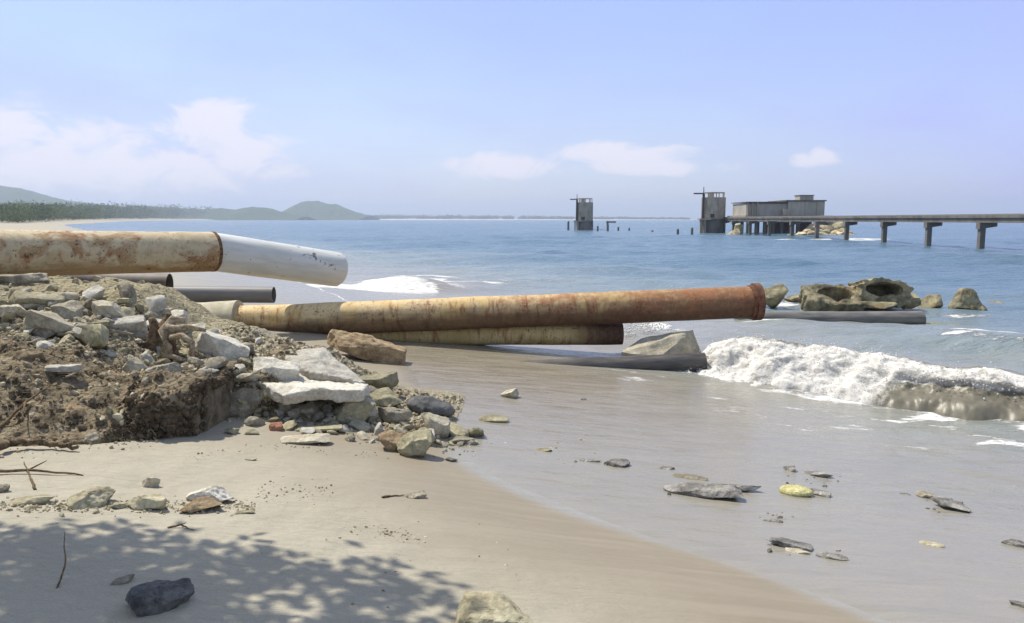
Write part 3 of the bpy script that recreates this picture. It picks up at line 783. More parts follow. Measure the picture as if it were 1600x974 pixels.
# ------------------------------------------------------------------ hero rocks
R_ = place_rock
heroes = [
 # name, cat, label, px, pb, w, h, style, mat, seed, kwargs
 ('boulder', 'rock', 'large tan boulder at the bottom edge of the picture with a ridged top', 774, 1000, 134, 86, 'stone', 'tan', 301, dict(sub=5, dep=.7)),
 ('boulder', 'rock', 'rounded near black boulder lying in the dappled tree shade', 252, 960, 94, 60, 'slab', 'dark', 312, dict(sub=5, rz=.15, tilt=.1, dep=.6)),
 ('stone', 'rock', 'small grey stone touching the black boulder in the tree shade', 192, 916, 34, 20, 'stone', 'grey', 303, {}),
 ('boulder', 'rock', 'big brown pitted boulder sloping down in front of the long rusty pipe', 573, 557, 122, 37, 'slab', 'brown', 304, dict(sub=5, tilt=.34, dep=.45, Y=11.7)),
 ('concrete_slab', 'slab', 'pale slab wedge leaning behind the two overlapping white slabs', 432, 592, 70, 38, 'slab', 'white_concrete', 307, dict(tilt=.2)),
 ('concrete_slab', 'slab', 'smooth white slab sloping beside the gnarled stump', 348, 566, 76, 46, 'slab', 'white_concrete', 308, dict(tilt=.42)),
 ('concrete_chunk', 'concrete', 'pitted grey concrete chunk standing at the left end of the white slabs', 400, 650, 84, 66, 'stone', 'grey', 309, dict(sub=5)),
 ('stone', 'rock', 'grey green wedge stone at the foot of the soil bank corner', 366, 650, 42, 28, 'stone', 'olive', 310, {}),
 ('boulder', 'rock', 'dark angular boulder, biggest at the right front of the rubble', 650, 716, 58, 52, 'stone', 'olive', 311, dict(sub=5)),
 ('boulder', 'rock', 'brown angular boulder leaning on the left of the dark front boulder', 618, 706, 52, 38, 'stone', 'brown', 312, {}),
 ('boulder', 'rock', 'long dark pitted boulder lying at the right edge of the rubble', 672, 654, 74, 42, 'round', 'dark', 313, dict(tilt=.25)),
 ('stone', 'rock', 'pale grey rounded rock below the long dark pitted boulder', 680, 684, 44, 46, 'stone', 'concrete', 314, {}),
 ('stone', 'rock', 'olive boulder with jagged top at the right tip of the white slabs', 592, 618, 60, 40, 'stone', 'olive', 315, {}),
 ('stone', 'rock', 'flat topped olive stone in front of the jagged olive boulder', 598, 638, 62, 34, 'stone', 'olive', 316, {}),
 ('stone', 'rock', 'curved upright olive slab leaning among the small stones below the white slabs', 556, 662, 44, 48, 'slab', 'olive', 317, dict(tilt=.5)),
 ('stone', 'rock', 'round olive stone left of the leaning curved slab', 540, 658, 36, 30, 'stone', 'olive', 318, {}),
 ('stone', 'rock', 'long grey stone lying right of the leaning curved slab', 616, 664, 58, 34, 'stone', 'grey', 319, dict(tilt=.3)),
 ('stone', 'rock', 'small olive stone tucked under the shaded slab edge', 513, 629, 22, 20, 'stone', 'olive', 320, {}),
 ('stone', 'rock', 'greenish pair of stones crouching under the white slab, left lump', 497, 640, 34, 18, 'stone', 'olive', 321, {}),
 ('stone', 'rock', 'cream faced wedge stone on the sand below the white slabs', 484, 650, 42, 26, 'stone', 'concrete', 322, {}),
 ('stone', 'rock', 'small white oval pebble below the round olive stone', 519, 652, 22, 10, 'round', 'white_concrete', 323, {}),
 ('stone', 'rock', 'stack of thin grey stone layers left of the cream wedge', 449, 646, 26, 26, 'slab', 'grey', 324, {}),
 ('broken_brick', 'brick', 'broken red brick piece lying on the sand in front of the slabs', 431, 674, 20, 15, 'slab', 'brick', 325, {}),
 ('concrete_chunk', 'concrete', 'long low concrete strip lying flat on the sand before the rubble', 478, 695, 74, 18, 'slab', 'concrete', 326, dict(dep=.5)),
 ('stone', 'rock', 'long grey stone half buried in sand above the low concrete strip', 495, 676, 78, 14, 'slab', 'olive', 327, dict(dep=.4)),
 ('stone', 'rock', 'small olive stone on bare sand right of the soil bank', 363, 680, 22, 13, 'stone', 'olive', 328, {}),
 ('stone', 'rock', 'small olive stone on bare sand, second from the soil bank', 393, 680, 22, 12, 'stone', 'olive', 329, {}),
 ('stone', 'rock', 'pale cream block at the seaward tip of the rubble', 708, 684, 26, 13, 'slab', 'concrete', 330, {}),
 ('stone', 'rock', 'half sunk grey stone at the seaward tip of the rubble', 722, 696, 46, 18, 'stone', 'grey', 331, {}),
 # rubble crest on the left
 ('concrete_block', 'concrete', 'square edged grey block under the upper pipe at far left', 38, 448, 66, 22, 'slab', 'grey', 340, dict(dep=.6)),
 ('concrete_slab', 'slab', 'pale sloping slab on the left of the rubble crest', 78, 524, 68, 38, 'slab', 'concrete', 341, dict(tilt=.35)),
 ('stone', 'rock', 'pyramid shaped grey stone on the rubble crest', 172, 500, 50, 34, 'stone', 'concrete', 342, {}),
 ('concrete_slab', 'slab', 'flat white stone beside the gnarled stump', 198, 523, 56, 32, 'slab', 'white_concrete', 343, dict(tilt=-.1)),
 ('stone', 'rock', 'angular stone just left of the pyramid shaped grey stone', 108, 500, 46, 32, 'stone', 'concrete', 344, {}),
 ('boulder', 'rock', 'low tan boulder on the rubble crest below the square edged block', 62, 482, 74, 32, 'stone', 'tan', 345, {}),
 ('stone', 'rock', 'rough pale lump at the left picture edge on the rubble', 18, 500, 44, 26, 'stone', 'concrete', 346, {}),
 ('stone', 'rock', 'thin white shard pointing right across the rubble near the flat white stone', 140, 534, 50, 20, 'shard', 'white_concrete', 347, dict(tilt=.4)),
 ('stone', 'rock', 'brown grey shard left of the flat white stone', 152, 520, 34, 22, 'shard', 'olive', 348, {}),
 ('concrete_block', 'concrete', 'white rectangular block lying on the brown soil', 100, 584, 50, 17, 'slab', 'white_concrete', 349, dict(dep=.5)),
 ('stone', 'rock', 'pointed grey stone on the soil right of the white rectangular block', 211, 585, 38, 28, 'stone', 'concrete', 350, {}),
 ('stone', 'rock', 'dark sided stone beside the pointed grey stone on the soil', 256, 594, 56, 32, 'stone', 'grey', 351, {}),
 ('stone', 'rock', 'brown clay lump on the soil at left below the rubble', 46, 566, 40, 26, 'stone', 'clod', 352, {}),
 ('stone', 'rock', 'small tilted brown stone on the lip of the soil bank', 124, 655, 34, 24, 'slab', 'brown', 353, dict(tilt=.6)),
 ('stone', 'rock', 'grey stone at the foot of the shaded soil bank', 143, 694, 24, 18, 'stone', 'grey', 354, {}),
 ('stone', 'rock', 'tiny white stone in the soil slope near the driftwood branch', 20, 680, 12, 10, 'round', 'white_concrete', 355, {}),
 # row of stones on the sand, left front
 ('stone', 'rock', 'tan stone with mossy face in the front left row of stones', 143, 796, 66, 42, 'stone', 'tan', 360, dict(sub=5)),
 ('stone', 'rock', 'flat faced tan stone in the middle of the front left row', 230, 800, 52, 36, 'stone', 'tan', 361, dict(sub=5)),
 ('stone', 'rock', 'white topped flat slab at the right end of the front left row', 334, 790, 86, 46, 'peak', 'white_concrete', 362, dict(tilt=.2, sub=5)),
 ('stone', 'rock', 'brown wedge propping the white topped slab', 314, 802, 62, 30, 'stone', 'brown', 363, {}),
 ('stone', 'rock', 'small pale stone standing behind the front left row', 236, 762, 26, 22, 'stone', 'concrete', 364, {}),
 ('stone', 'rock', 'small low stone at the far right tip of the front left row', 382, 804, 30, 9, 'shard', 'olive', 365, {}),
 ('stone', 'rock', 'crumbly tan stone at the left end of the front left row', 52, 790, 60, 22, 'stone', 'tan', 366, {}),
 ('stone', 'rock', 'small tan lump between the two tan stones of the front left row', 190, 796, 26, 16, 'stone', 'tan', 367, {}),
 ('stone', 'rock', 'dark stone beside a twig on the open sand', 650, 780, 32, 15, 'stone', 'grey', 368, {}),
 ('stone', 'rock', 'dark grey stone at the very left edge of the front sand', 4, 770, 20, 16, 'stone', 'grey', 369, {}),
 # stones in the swash
 ('stone', 'rock', 'olive stone in the swash right of the rubble', 772, 662, 46, 17, 'stone', 'olive', 380, {}),
 ('stone', 'rock', 'pale stone with dark right side alone on the wet sand', 797, 624, 30, 19, 'stone', 'concrete', 381, {}),
 ('stone', 'rock', 'tiny dark stone alone on the wet sand below the pipes', 912, 627, 9, 5, 'stone', 'dark', 382, {}),
 ('stone', 'rock', 'dark flat stone poking from the swash below the rubble', 705, 722, 20, 9, 'stone', 'dark', 383, {}),
 ('stone', 'rock', 'small grey stone in the film of water right of the rubble', 850, 708, 26, 10, 'stone', 'olive', 384, {}),
 ('stone', 'rock', 'flat grey stone ridge in the swash, left part of the pair', 915, 724, 46, 9, 'shard', 'wet', 385, {}),
 ('stone', 'rock', 'flat grey stone ridge in the swash, right part of the pair', 965, 732, 38, 18, 'shard', 'wet', 386, {}),
 ('stone', 'rock', 'long pitted grey rock, front of the pair in the shallow water', 1098, 781, 116, 32, 'stone', 'wet', 387, dict(dep=.35, sub=5)),
 ('stone', 'rock', 'dark rock, behind and right of the long pitted rock in the shallows', 1148, 770, 76, 19, 'stone', 'wet', 388, {}),
 ('stone', 'rock', 'small knob above the long pitted rock in the shallows', 1042, 737, 24, 10, 'stone', 'wet', 389, {}),
 ('stone', 'rock', 'pinkish grey flat stone just above the long pitted rock', 1078, 752, 56, 13, 'shard', 'grey', 390, {}),
 ('stone', 'rock', 'bright yellow green stone in the shallow water', 1243, 778, 48, 25, 'round', 'yellow', 391, {}),
 ('stone', 'rock', 'grey stone joined to the right of the yellow green stone', 1281, 778, 30, 17, 'stone', 'wet', 392, {}),
 ('stone', 'rock', 'small dark stone above the yellow green stone', 1233, 739, 18, 13, 'stone', 'wet', 393, {}),
 ('stone', 'rock', 'pitted stone up and right of the yellow green stone', 1279, 748, 42, 18, 'stone', 'wet', 394, {}),
 ('stone', 'rock', 'dark olive rock at right in the shallows, low right half of the pair', 1485, 800, 54, 26, 'stone', 'wet', 395, dict(tilt=.25)),
 ('stone', 'rock', 'grey rock at right in the shallows, upper left half of the pair', 1450, 782, 34, 17, 'stone', 'grey', 396, {}),
 ('stone', 'rock', 'small dark stone left of the rock pair at right', 1414, 776, 16, 8, 'stone', 'wet', 397, {}),
 ('stone', 'rock', 'pinkish slab in the front stone line of the shallows', 1236, 860, 62, 19, 'slab', 'wet', 398, dict(tilt=.15)),
 ('stone', 'rock', 'speckled stone at the right end of the front stone line', 1300, 877, 48, 16, 'stone', 'wet', 399, {}),
 ('stone', 'rock', 'small pale stone between the pinkish slab and the speckled stone', 1246, 868, 36, 12, 'stone', 'concrete', 400, {}),
 ('stone', 'rock', 'thin dark shard at the left end of the front stone line', 1190, 848, 52, 7, 'shard', 'wet', 401, {}),
 ('stone', 'rock', 'small dark stone above the front stone line', 1206, 819, 32, 11, 'stone', 'wet', 402, {}),
 ('stone', 'rock', 'tan stone barely breaking the shallow film at right', 1456, 856, 36, 12, 'round', 'tan', 403, dict(sink=.8)),
 ('stone', 'rock', 'dark stone cut by the right picture edge in the shallows', 1586, 856, 36, 15, 'stone', 'wet', 404, {}),
 ('stone', 'rock', 'greenish stone at the lower right corner', 1596, 953, 34, 16, 'stone', 'wet', 405, {}),
 ('stone', 'rock', 'pale fragment alone on the sand below the brick', 392, 721, 18, 7, 'shard', 'concrete', 406, {}),
]
for h in heroes:
    R_(h[0], h[1], h[2], *h[3:10 - 0][:4], h[7], h[8], h[9], **h[10])

def px_slab(name, label, corners, th, seed, mat, vox=.02):
    top = [at(c[0], c[1], c[2] - .55) for c in corners]; c0 = sum(top, Vector()) / len(top)
    bm = bmesh.new(); up_ = [bm.verts.new(p - c0) for p in top]; dn = [bm.verts.new(p - c0 + Vector((0, .04, -th))) for p in top]
    n = len(top); bm.faces.new(up_); bm.faces.new(dn[::-1])
    for i in range(n): bm.faces.new((up_[i], dn[i], dn[(i + 1) % n], up_[(i + 1) % n]))
    bmesh.ops.triangulate(bm, faces=bm.faces); bmesh.ops.recalc_face_normals(bm, faces=bm.faces)
    o = bm_obj(name, bm, M[mat]); m_ = o.modifiers.new('r', 'REMESH'); m_.mode = 'VOXEL'; m_.voxel_size = vox
    me = bpy.data.meshes.new_from_object(o.evaluated_get(bpy.context.evaluated_depsgraph_get())); o.modifiers.clear(); o.data = me
    k = len(me.vertices); co = np.empty(k * 3, np.float32); me.vertices.foreach_get('co', co); co = co.reshape(-1, 3)
    nr = np.empty(k * 3, np.float32); me.vertices.foreach_get('normal', nr); nr = nr.reshape(-1, 3)
    d = .022 * fbm(co[:, 0] * 3 + seed, co[:, 1] * 3, co[:, 2] * 3, seed, 3) + .010 * fbm(co[:, 0] * 14, co[:, 1] * 14, co[:, 2] * 14, seed + 3, 3)
    me.vertices.foreach_set('co', (co + nr * d[:, None]).ravel().astype(np.float32)); me.polygons.foreach_set('use_smooth', np.ones(len(me.polygons), bool)); me.update()
    if not me.materials: me.materials.append(M[mat])
    o.location = c0
    return tag(o, label, 'slab')
px_slab('concrete_slab', 'broken white concrete slab with dark hollow below, lower of the two overlapping', [(396, 584, 9.0), (445, 576, 9.2), (575, 600, 8.9), (568, 610, 8.3), (500, 607, 8.15), (440, 618, 8.05), (406, 597, 8.35)], .13, 21, 'white_concrete')
px_slab('concrete_slab', 'broken white concrete slab, upper of the two overlapping on the rubble', [(444, 547, 9.7), (508, 542, 9.8), (572, 597, 9.15), (548, 592, 8.8), (480, 581, 8.9), (447, 562, 9.2)], .14, 27, 'white_concrete')
px_slab('concrete_slab', 'long pale slab lying up the slope behind the white concrete slabs', [(312, 520, 10.0), (335, 517, 10.1), (408, 566, 9.2), (384, 574, 8.9)], .10, 33, 'white_concrete')
# anonymous rubble stones: copies of a few shapes
protos = []
for k in range(14):
    st = ['stone', 'shard', 'stone', 'slab'][k % 4]
    mt = ['concrete', 'olive', 'white_concrete', 'concrete', 'tan', 'grey', 'white_concrete'][k % 7]
    protos.append(rock_mesh('rubble_stone', (1, .8, .6 if st != 'slab' else .36), 500 + k, st, 3, M[mt]))
r = np.random.default_rng(808)
spots = []
for i in range(6000):
    if len(spots) >= 290: break
    px = r.uniform(-20, 745); 
    y_top = np.interp(px, [0, 200, 262, 300, 380, 450, 520, 600, 660, 745], [455, 460, 478, 512, 528, 545, 600, 612, 650, 680])
    y_bot = np.interp(px, [0, 60, 150, 230, 300, 330, 420, 560, 640, 745], [540, 545, 560, 570, 590, 640, 672, 690, 700, 696])
    py = r.uniform(y_top, y_bot)
    if 385 < px < 578 and 535 < py < 618: continue
    if 85 < px < 300 and py < 488 and r.random() < .88: continue
    p = hit(px, py)
    w = r.uniform(10, 42) * (1 if r.random() < .75 else 1.5)
    if any((px - a) ** 2 + (2 * (py - b)) ** 2 < ((w + c) * .36) ** 2 for a, b, c in spots): continue
    spots.append((px, py, w))
    D = p.y * CT + (CZ - p.z) * ST; s = w * D / F
    o = bpy.data.objects.new('rubble_stone', protos[int(r.integers(len(protos)))]); COL.objects.link(o)
    o.scale = (s, s * r.uniform(.7, 1), s * r.uniform(.75, 1.15))
    o.rotation_euler = (r.normal() * .35, r.normal() * .35, r.uniform(0, 6.28))
    o.location = (p.x, p.y, p.z + s * .10)
    tag(o, 'small broken rubble stone lying loose among the bigger rocks of the heap', 'rubble', 'small loose stones of the rubble heap')

# crumbs of the front left stone row
def row(rr_):
    px = rr_.uniform(-20, 400); py = rr_.normal(793, 6); p = hit(px, py); return (p.x, p.y, p.z + .003)
scatter_stuff('row_gravel', 650, row, (.005, .022), m_fr, 110)
def lines(rr_):
    a = rr_.random()
    if a < .30: px = rr_.uniform(555, 650); px += rr_.normal() * 12; py = 826 + (px - 560) * .17 + rr_.normal() * 4.5
    elif a < .48: px = rr_.uniform(400, 520); py = 770 + rr_.normal() * 9
    elif a < .88: px = rr_.uniform(290, 745); py = 702 + 6 * math.sin(px / 40) + rr_.normal() * 5
    else: px = rr_.uniform(400, 900); py = rr_.uniform(730, 960)
    p = hit(px, py); return (p.x, p.y, p.z + .002)
scatter_stuff('beach_debris', 620, lines, (.003, .015), m_fr, 111)

def swash(rr_):
    c = [(1095, 770, 60, 9), (1245, 862, 70, 9), (1265, 750, 35, 9), (1470, 790, 35, 9), (940, 726, 45, 5), (1205, 812, 30, 6)][int(rr_.integers(6))]
    p = hit(c[0] + rr_.normal() * c[2] * .6, c[1] + rr_.normal() * c[3] * .6); return (p.x, p.y, p.z + .006)
scatter_stuff('swash_pebbles', 150, swash, (.008, .034), M['wet'], 112)

# ------------------------------------------------------------------ reef at right
def reef(name, cat, label, px, pb, w, h, style, seed, **k):
    return place_rock(name, cat, label, px, pb, w, h, style, 'reef', seed, **k)
reef('boulder', 'rock', 'mossy boulder just beyond the flange of the long pipe', 1207, 476, 44, 36, 'stone', 601, Y=23, sub=4)
reef('boulder', 'rock', 'dark low rock between the broken concrete reef and the pyramid rock', 1450, 482, 40, 24, 'stone', 602, Y=23)
reef('boulder', 'rock', 'pyramid shaped dark rock standing alone in the sea', 1508, 488, 66, 42, 'peak', 603, Y=22.5, sub=5)
reef('boulder', 'rock', 'small round rock right of the pyramid rock in the sea', 1555, 482, 28, 14, 'round', 604, Y=24)
reef('boulder', 'rock', 'low rock at the left end of the broken concrete reef', 1245, 472, 40, 14, 'stone', 605, Y=24)
def broken_shell(name, label, px, pb, w, h, Yd, seed, rz, tilt):
    """a hollow broken concrete box section, open towards the viewer and the sky"""
    p = at(px, pb, Yd); s = Yd / F; W, H, Dp = w * s, h * s, w * s * .55
    bm = bmesh.new(); t = .16 * H + .1
    add_box(bm, (0, 0, t / 2), (W, Dp, t), jit=.05)
    add_box(bm, (-W / 2 + t / 2, 0, H * .36), (t, Dp, H * .62), jit=.06)
    add_box(bm, (W / 2 - t * .8, 0, H * .5), (t * 1.7, Dp, H), jit=.05)
    add_box(bm, (W * .04, Dp / 2 - t / 2, H * .46), (W * .96, t, H * .9), jit=.07)
    add_box(bm, (W * .12, Dp * .1, H - t * .45), (W * .72, Dp * .72, t * .9), rot=Euler((0, -.10, 0)), jit=.05)
    add_box(bm, (0, -Dp / 2 + t / 2, H * .20), (W * .9, t, H * .40), jit=.06)
    bmesh.ops.recalc_face_normals(bm, faces=bm.faces)
    o = bm_obj(name, bm, M['reef'])
    rm = o.modifiers.new('remesh', 'REMESH'); rm.mode = 'VOXEL'; rm.voxel_size = .035
    dg = bpy.context.evaluated_depsgraph_get(); me = bpy.data.meshes.new_from_object(o.evaluated_get(dg))
    o.modifiers.clear(); old = o.data; o.data = me; bpy.data.meshes.remove(old)
    n = len(me.vertices); co = np.empty(n * 3, np.float32); me.vertices.foreach_get('co', co); co = co.reshape(-1, 3)
    nr = np.empty(n * 3, np.float32); me.vertices.foreach_get('normal', nr); nr = nr.reshape(-1, 3)
    d = .045 * fbm(co[:, 0] * 2.4 + seed, co[:, 1] * 1.6, co[:, 2] * 1.6, seed, 4) + .04 * np.abs(fbm(co[:, 0] * 6, co[:, 1] * 7, co[:, 2] * 7, seed + 3, 3))
    co = co + nr * d[:, None]; me.vertices.foreach_set('co', co.ravel()); 
    me.polygons.foreach_set('use_smooth', np.ones(len(me.polygons), bool)); me.update()
    if not me.materials: me.materials.append(M['reef'])
    o.location = (p.x, p.y + Dp * .4, p.z - .12); o.rotation_euler = (0, tilt, rz)
    return tag(o, label, 'concrete')
def broken_ring(label, px, pb, Yd, W, H, Dp, hole, seed, rot, back=True):
    '''thick broken concrete ring: a holed block with a closed back'''
    bm = bmesh.new(); n = 40; rg_ = np.random.default_rng(seed); fr, fi, br, bi = [], [], [], []
    for k in range(n):
        a_ = 2 * math.pi * k / n; ca, sa = math.cos(a_), math.sin(a_)
        e = 1 / max(abs(ca) ** 3.2 + abs(sa) ** 3.2, 1e-6) ** (1 / 3.2); j = 1 + .06 * rg_.normal()
        xo, zo = W / 2 * ca * e * j, H / 2 * sa * e * j; xi, zi = hole[0] + hole[2] * ca, hole[1] + hole[3] * sa
        for L_, x_, y_, z_ in ((fr, xo, -Dp / 2, zo), (fi, xi, -Dp / 2, zi), (br, xo * .95, Dp / 2, zo * .95), (bi, xi * .9, Dp * .30, zi * .9)):
            L_.append(bm.verts.new((x_, y_, z_)))
    for k in range(n):
        q = (k + 1) % n
        bm.faces.new((fr[k], fr[q], fi[q], fi[k])); bm.faces.new((fr[q], fr[k], br[k], br[q])); bm.faces.new((fi[k], fi[q], bi[q], bi[k]))
    bm.faces.new(br); bm.faces.new(bi)
    bmesh.ops.recalc_face_normals(bm, faces=bm.faces)
    o = bm_obj('broken_culvert', bm, M['reef']); m_ = o.modifiers.new('r', 'REMESH'); m_.mode = 'VOXEL'; m_.voxel_size = .028
    me = bpy.data.meshes.new_from_object(o.evaluated_get(bpy.context.evaluated_depsgraph_get())); o.modifiers.clear(); o.data = me
    k = len(me.vertices); co = np.empty(k * 3, np.float32); me.vertices.foreach_get('co', co); co = co.reshape(-1, 3)
    nr = np.empty(k * 3, np.float32); me.vertices.foreach_get('normal', nr); nr = nr.reshape(-1, 3)
    d = .05 * fbm(co[:, 0] * 1.8 + seed, co[:, 1] * 1.8, co[:, 2] * 1.8, seed, 3) + .035 * np.abs(fbm(co[:, 0] * 6, co[:, 1] * 6, co[:, 2] * 6, seed + 3, 3)) - .02
    me.vertices.foreach_set('co', (co + nr * d[:, None]).ravel().astype(np.float32)); me.polygons.foreach_set('use_smooth', np.ones(len(me.polygons), bool)); me.update()
    me.set_sharp_from_angle(angle=math.radians(42))
    if not me.materials: me.materials.append(M['reef'])
    p = at(px, pb, Yd); o.location = (p.x, p.y, p.z); o.rotation_euler = rot
    return tag(o, label, 'concrete')
broken_ring('hollow broken concrete section with wide dark opening, higher right half of the reef', 1371, 460, 22.8, 1.45, .80, 1.3, (-.03, .08, .50, .19), 4, (-.20, .05, -.10))
broken_ring('low hollow broken concrete section lying on its back, left half of the reef', 1300, 471, 22.5, 1.95, 1.15, .50, (.12, .08, .55, .33), 7, (-1.12, .03, .12))
reef('boulder', 'rock', 'rubble lump at the right foot of the broken concrete reef', 1418, 481, 36, 26, 'stone', 606, Y=22.4)
reef('boulder', 'rock', 'low slab leaning on the front of the broken concrete reef', 1362, 482, 70, 16, 'slab', 607, Y=22.0)

# ------------------------------------------------------------------ driftwood, stump, twigs
g = G('drift_wood'); v = g.coord('Object', (3, 3, 3)); nz = g.noise(v, 5, 6, .65, 1.5); n2 = g.noise(v, 22, 4, .7)
m_wood = g.done(g.mix(g.ramp(nz, .3, .7), (.075, .05, .03), (.25, .18, .11)), .9, g.bump(g.math('ADD', nz, n2), .7, .02), .15)
g = G('pale_wood'); v = g.coord('Object', (3, 3, 3)); nz = g.noise(v, 6, 6, .65, 1.5)
m_pale = g.done(g.mix(g.ramp(nz, .35, .65), (.22, .16, .10), (.50, .42, .30)), .9, g.bump(nz, .7, .02), .15)
def stick(name, label, cat, pts, rad, mat, wob=.15, twigs=(), n=8):
    P = []
    for q in pts:
        p = hit(q[0], q[1]); p = Vector(p)
        if len(q) > 2: p.z += q[2]
        P.append(p)
    base = P[0].copy()
    bm = bmesh.new()
    def sub(P, k=5):
        out = []
        for i in range(len(P) - 1):
            for j in range(k): out.append(P[i].lerp(P[i + 1], j / k))
        out.append(P[-1]); 
        sm = [out[0]] + [(out[i - 1] + out[i] * 2 + out[i + 1]) / 4 for i in range(1, len(out) - 1)] + [out[-1]]
        return [p + Vector((random.gauss(0, 1), random.gauss(0, 1), random.gauss(0, 1))) * rad * .25 for p in sm]
    S = sub([p - base for p in P])
    add_tube(bm, S, [rad * (1.1 - .75 * i / len(S)) for i in range(len(S))], n, True, wob)
    for (i, dx, dy, dz) in twigs:
        a = S[int(i * (len(S) - 1))]; T = [a + Vector((dx, dy, dz)) * f for f in (0, .35, .7, 1)]
        add_tube(bm, T, [rad * .6, rad * .5, rad * .38, rad * .2], 6, True, wob)
    o = bm_obj(name, bm, mat, None, True); o.location = base
    return tag(o, label, cat)
stick('driftwood_branch', 'dark driftwood branch lying at the foot of the soil slope', 'branch', [(-30, 722, .04), (10, 706, .07), (45, 702, .06), (80, 703, .05), (120, 707, .03)], .036, m_wood, .2, [(.9, .05, .02, .02)])
stick('twig', 'long straight twig lying flat above the front left stones', 'twig', [(-20, 742, .03), (60, 741, .03), (130, 744, .01)], .012, m_wood, .1, [(.4, .10, .06, .05)])
stick('twig', 'grey forked stick leaning on the brown soil slope', 'twig', [(0, 674, .02), (40, 635, .03), (80, 610, .05)], .014, m_wood, .1, [(.5, .15, -.3, -.08)])
stick('twig', 'pale curved root lying on the soil by the white block', 'twig', [(104, 592, .015), (122, 587, .03), (155, 598, .01)], .011, m_pale, .1)
stick('twig', 'thin upright stalk standing in the tree shade', 'twig', [(88, 922, .0), (105, 905, .08), (102, 880, .10), (103, 850, .07)], .005, m_wood, .1, n=6)
stick('twig', 'short dark twig beside the dark stone on open sand', 'twig', [(598, 779, .01), (615, 777, .012), (632, 776, .008)], .008, m_wood, .1)
stick('twig', 'small dry leaf stem on the bare sand near the shade edge', 'twig', [(262, 827, .008), (282, 825, .02), (304, 831, .004)], .007, m_wood, .2, [(.4, .05, .0, .015)])
stick('twig', 'bent twig poking from the gravel at far left front', 'twig', [(55, 766, .0), (48, 750, .02), (38, 732, .05)], .009, m_wood, .1)
# gnarled stump
sp_ = hit(262, 556)
st = empty('tree_stump', sp_)
tag(st, 'dark gnarled driftwood stump with pale torn roots among the rubble', 'stump')
bm = bmesh.new()
for k in range(5):
    a = random.uniform(-.6, .6)
    add_tube(bm, [(-.22 + .07 * k, random.uniform(-.05, .12), -.1), (-.2 + .06 * k + random.gauss(0, .03), .02, .14), (-.16 + .05 * k + a * .05, .05, .30), (-.14 + .06 * k + a * .15, .02, .42 + random.uniform(-.1, .05))], [.10, .085, .07, .035], 9, True, .22)
bm_obj('root_mass', bm, m_wood, st, True)
bm = bmesh.new()
add_tube(bm, [(.02, -.08, -.05), (.05, -.12, .12), (.0, -.06, .28), (.08, -.0, .40), (.20, .02, .38)], [.06, .05, .065, .05, .03], 8, True, .25)
add_tube(bm, [(.10, -.10, .22), (.22, -.14, .24), (.32, -.12, .16), (.33, -.14, .0)], [.045, .035, .035, .03], 8, True, .2)
add_tube(bm, [(.06, -.14, .02), (.16, -.2, .03), (.28, -.2, -.02)], [.03, .025, .02], 7, True, .2)
add_tube(bm, [(.02, -.05, .34), (.12, -.08, .30), (.24, -.03, .32), (.42, .02, .27)], [.04, .04, .035, .02], 7, True, .2)
bm_obj('torn_root', bm, m_pale, st, True)

# ------------------------------------------------------------------ pier, towers, pump house
g = G('sea_concrete'); v = g.world((1, 1, .5)); nz = g.noise(v, .8, 6, .65); n2 = g.noise(g.world((2, 2, .25)), 1.5, 5, .6)
c = g.mix(g.ramp(nz, .3, .7), (.10, .092, .085), (.19, .178, .165)); c = g.mix(g.math('MULTIPLY', g.ramp(n2, .5, .7), .5), c, (.10, .085, .07))
m_sea = g.done(c, .9, g.bump(nz, .3, .05), .2)
g = G('tower_concrete'); v = g.world((1, 1, .6)); nz = g.noise(v, .9, 6, .65); n2 = g.noise(g.world((2, 2, .2)), 1.5, 5, .6)
c = g.mix(g.ramp(nz, .3, .7), (.27, .235, .19), (.42, .375, .31)); c = g.mix(g.math('MULTIPLY', g.ramp(n2, .5, .7), .5), c, (.15, .12, .10))
m_tow = g.done(c, .9, g.bump(nz, .3, .05), .2)
g = G('dark_metal'); m_dm = g.done((.06, .055, .06), .7, None, .3)

pier = empty('pier', (41, 60, 0)); tag(pier, 'long concrete pier on single piles running from the right edge to the pump house', 'pier')
def prel(bmf, name, mat, parent, base=(41, 60, 0), **k):
    bm = bmesh.new(); bmf(bm); o = bm_obj(name, bm, mat, None, **k)
    o.parent = parent
    return o
def loc(x, y, z): return (x - 41, y - 60, z)
prel(lambda bm: add_box(bm, loc(41.45, 90.5, 2.84), (1.5, 123, .22)), 'deck', m_sea, pier)
prel(lambda bm: [add_box(bm, loc(41.0 + dx, 90.5, 2.52), (.35, 122.8, .42)) for dx in (0, .85)], 'girder', m_sea, pier)
g = G('rail_pipe'); m_rail = g.done((.20, .19, .18), .8, None, .2)
prel(lambda bm: add_box(bm, loc(40.78, 90.5, 3.0), (.14, 122.9, .12)), 'kerb', m_rail, pier)
pys = [30, 39, 48.5, 58, 67.4, 76.0, 85.0, 94.6, 103.8, 113, 123, 133, 143, 150]
for i, y in enumerate(pys):
    def pf(bm, y=y): add_box(bm, loc(41.0, y, .35), (.46, .44, 3.6), jit=.02, bev=.04)
    pl = prel(pf, 'pile', m_sea, pier)
    def cf(bm, y=y):
        r_ = bmesh.ops.create_cube(bm, size=1)
        for v in r_['verts']:
            x = -.36 if v.co.x < 0 else 1.15; z = 2.32 if v.co.z > 0 else (1.75 if v.co.x < 0 else 1.98)
            v.co = Vector(loc(41 + x, y + v.co.y * .6, z))
    cp = prel(cf, 'pile_cap', m_sea, pl)

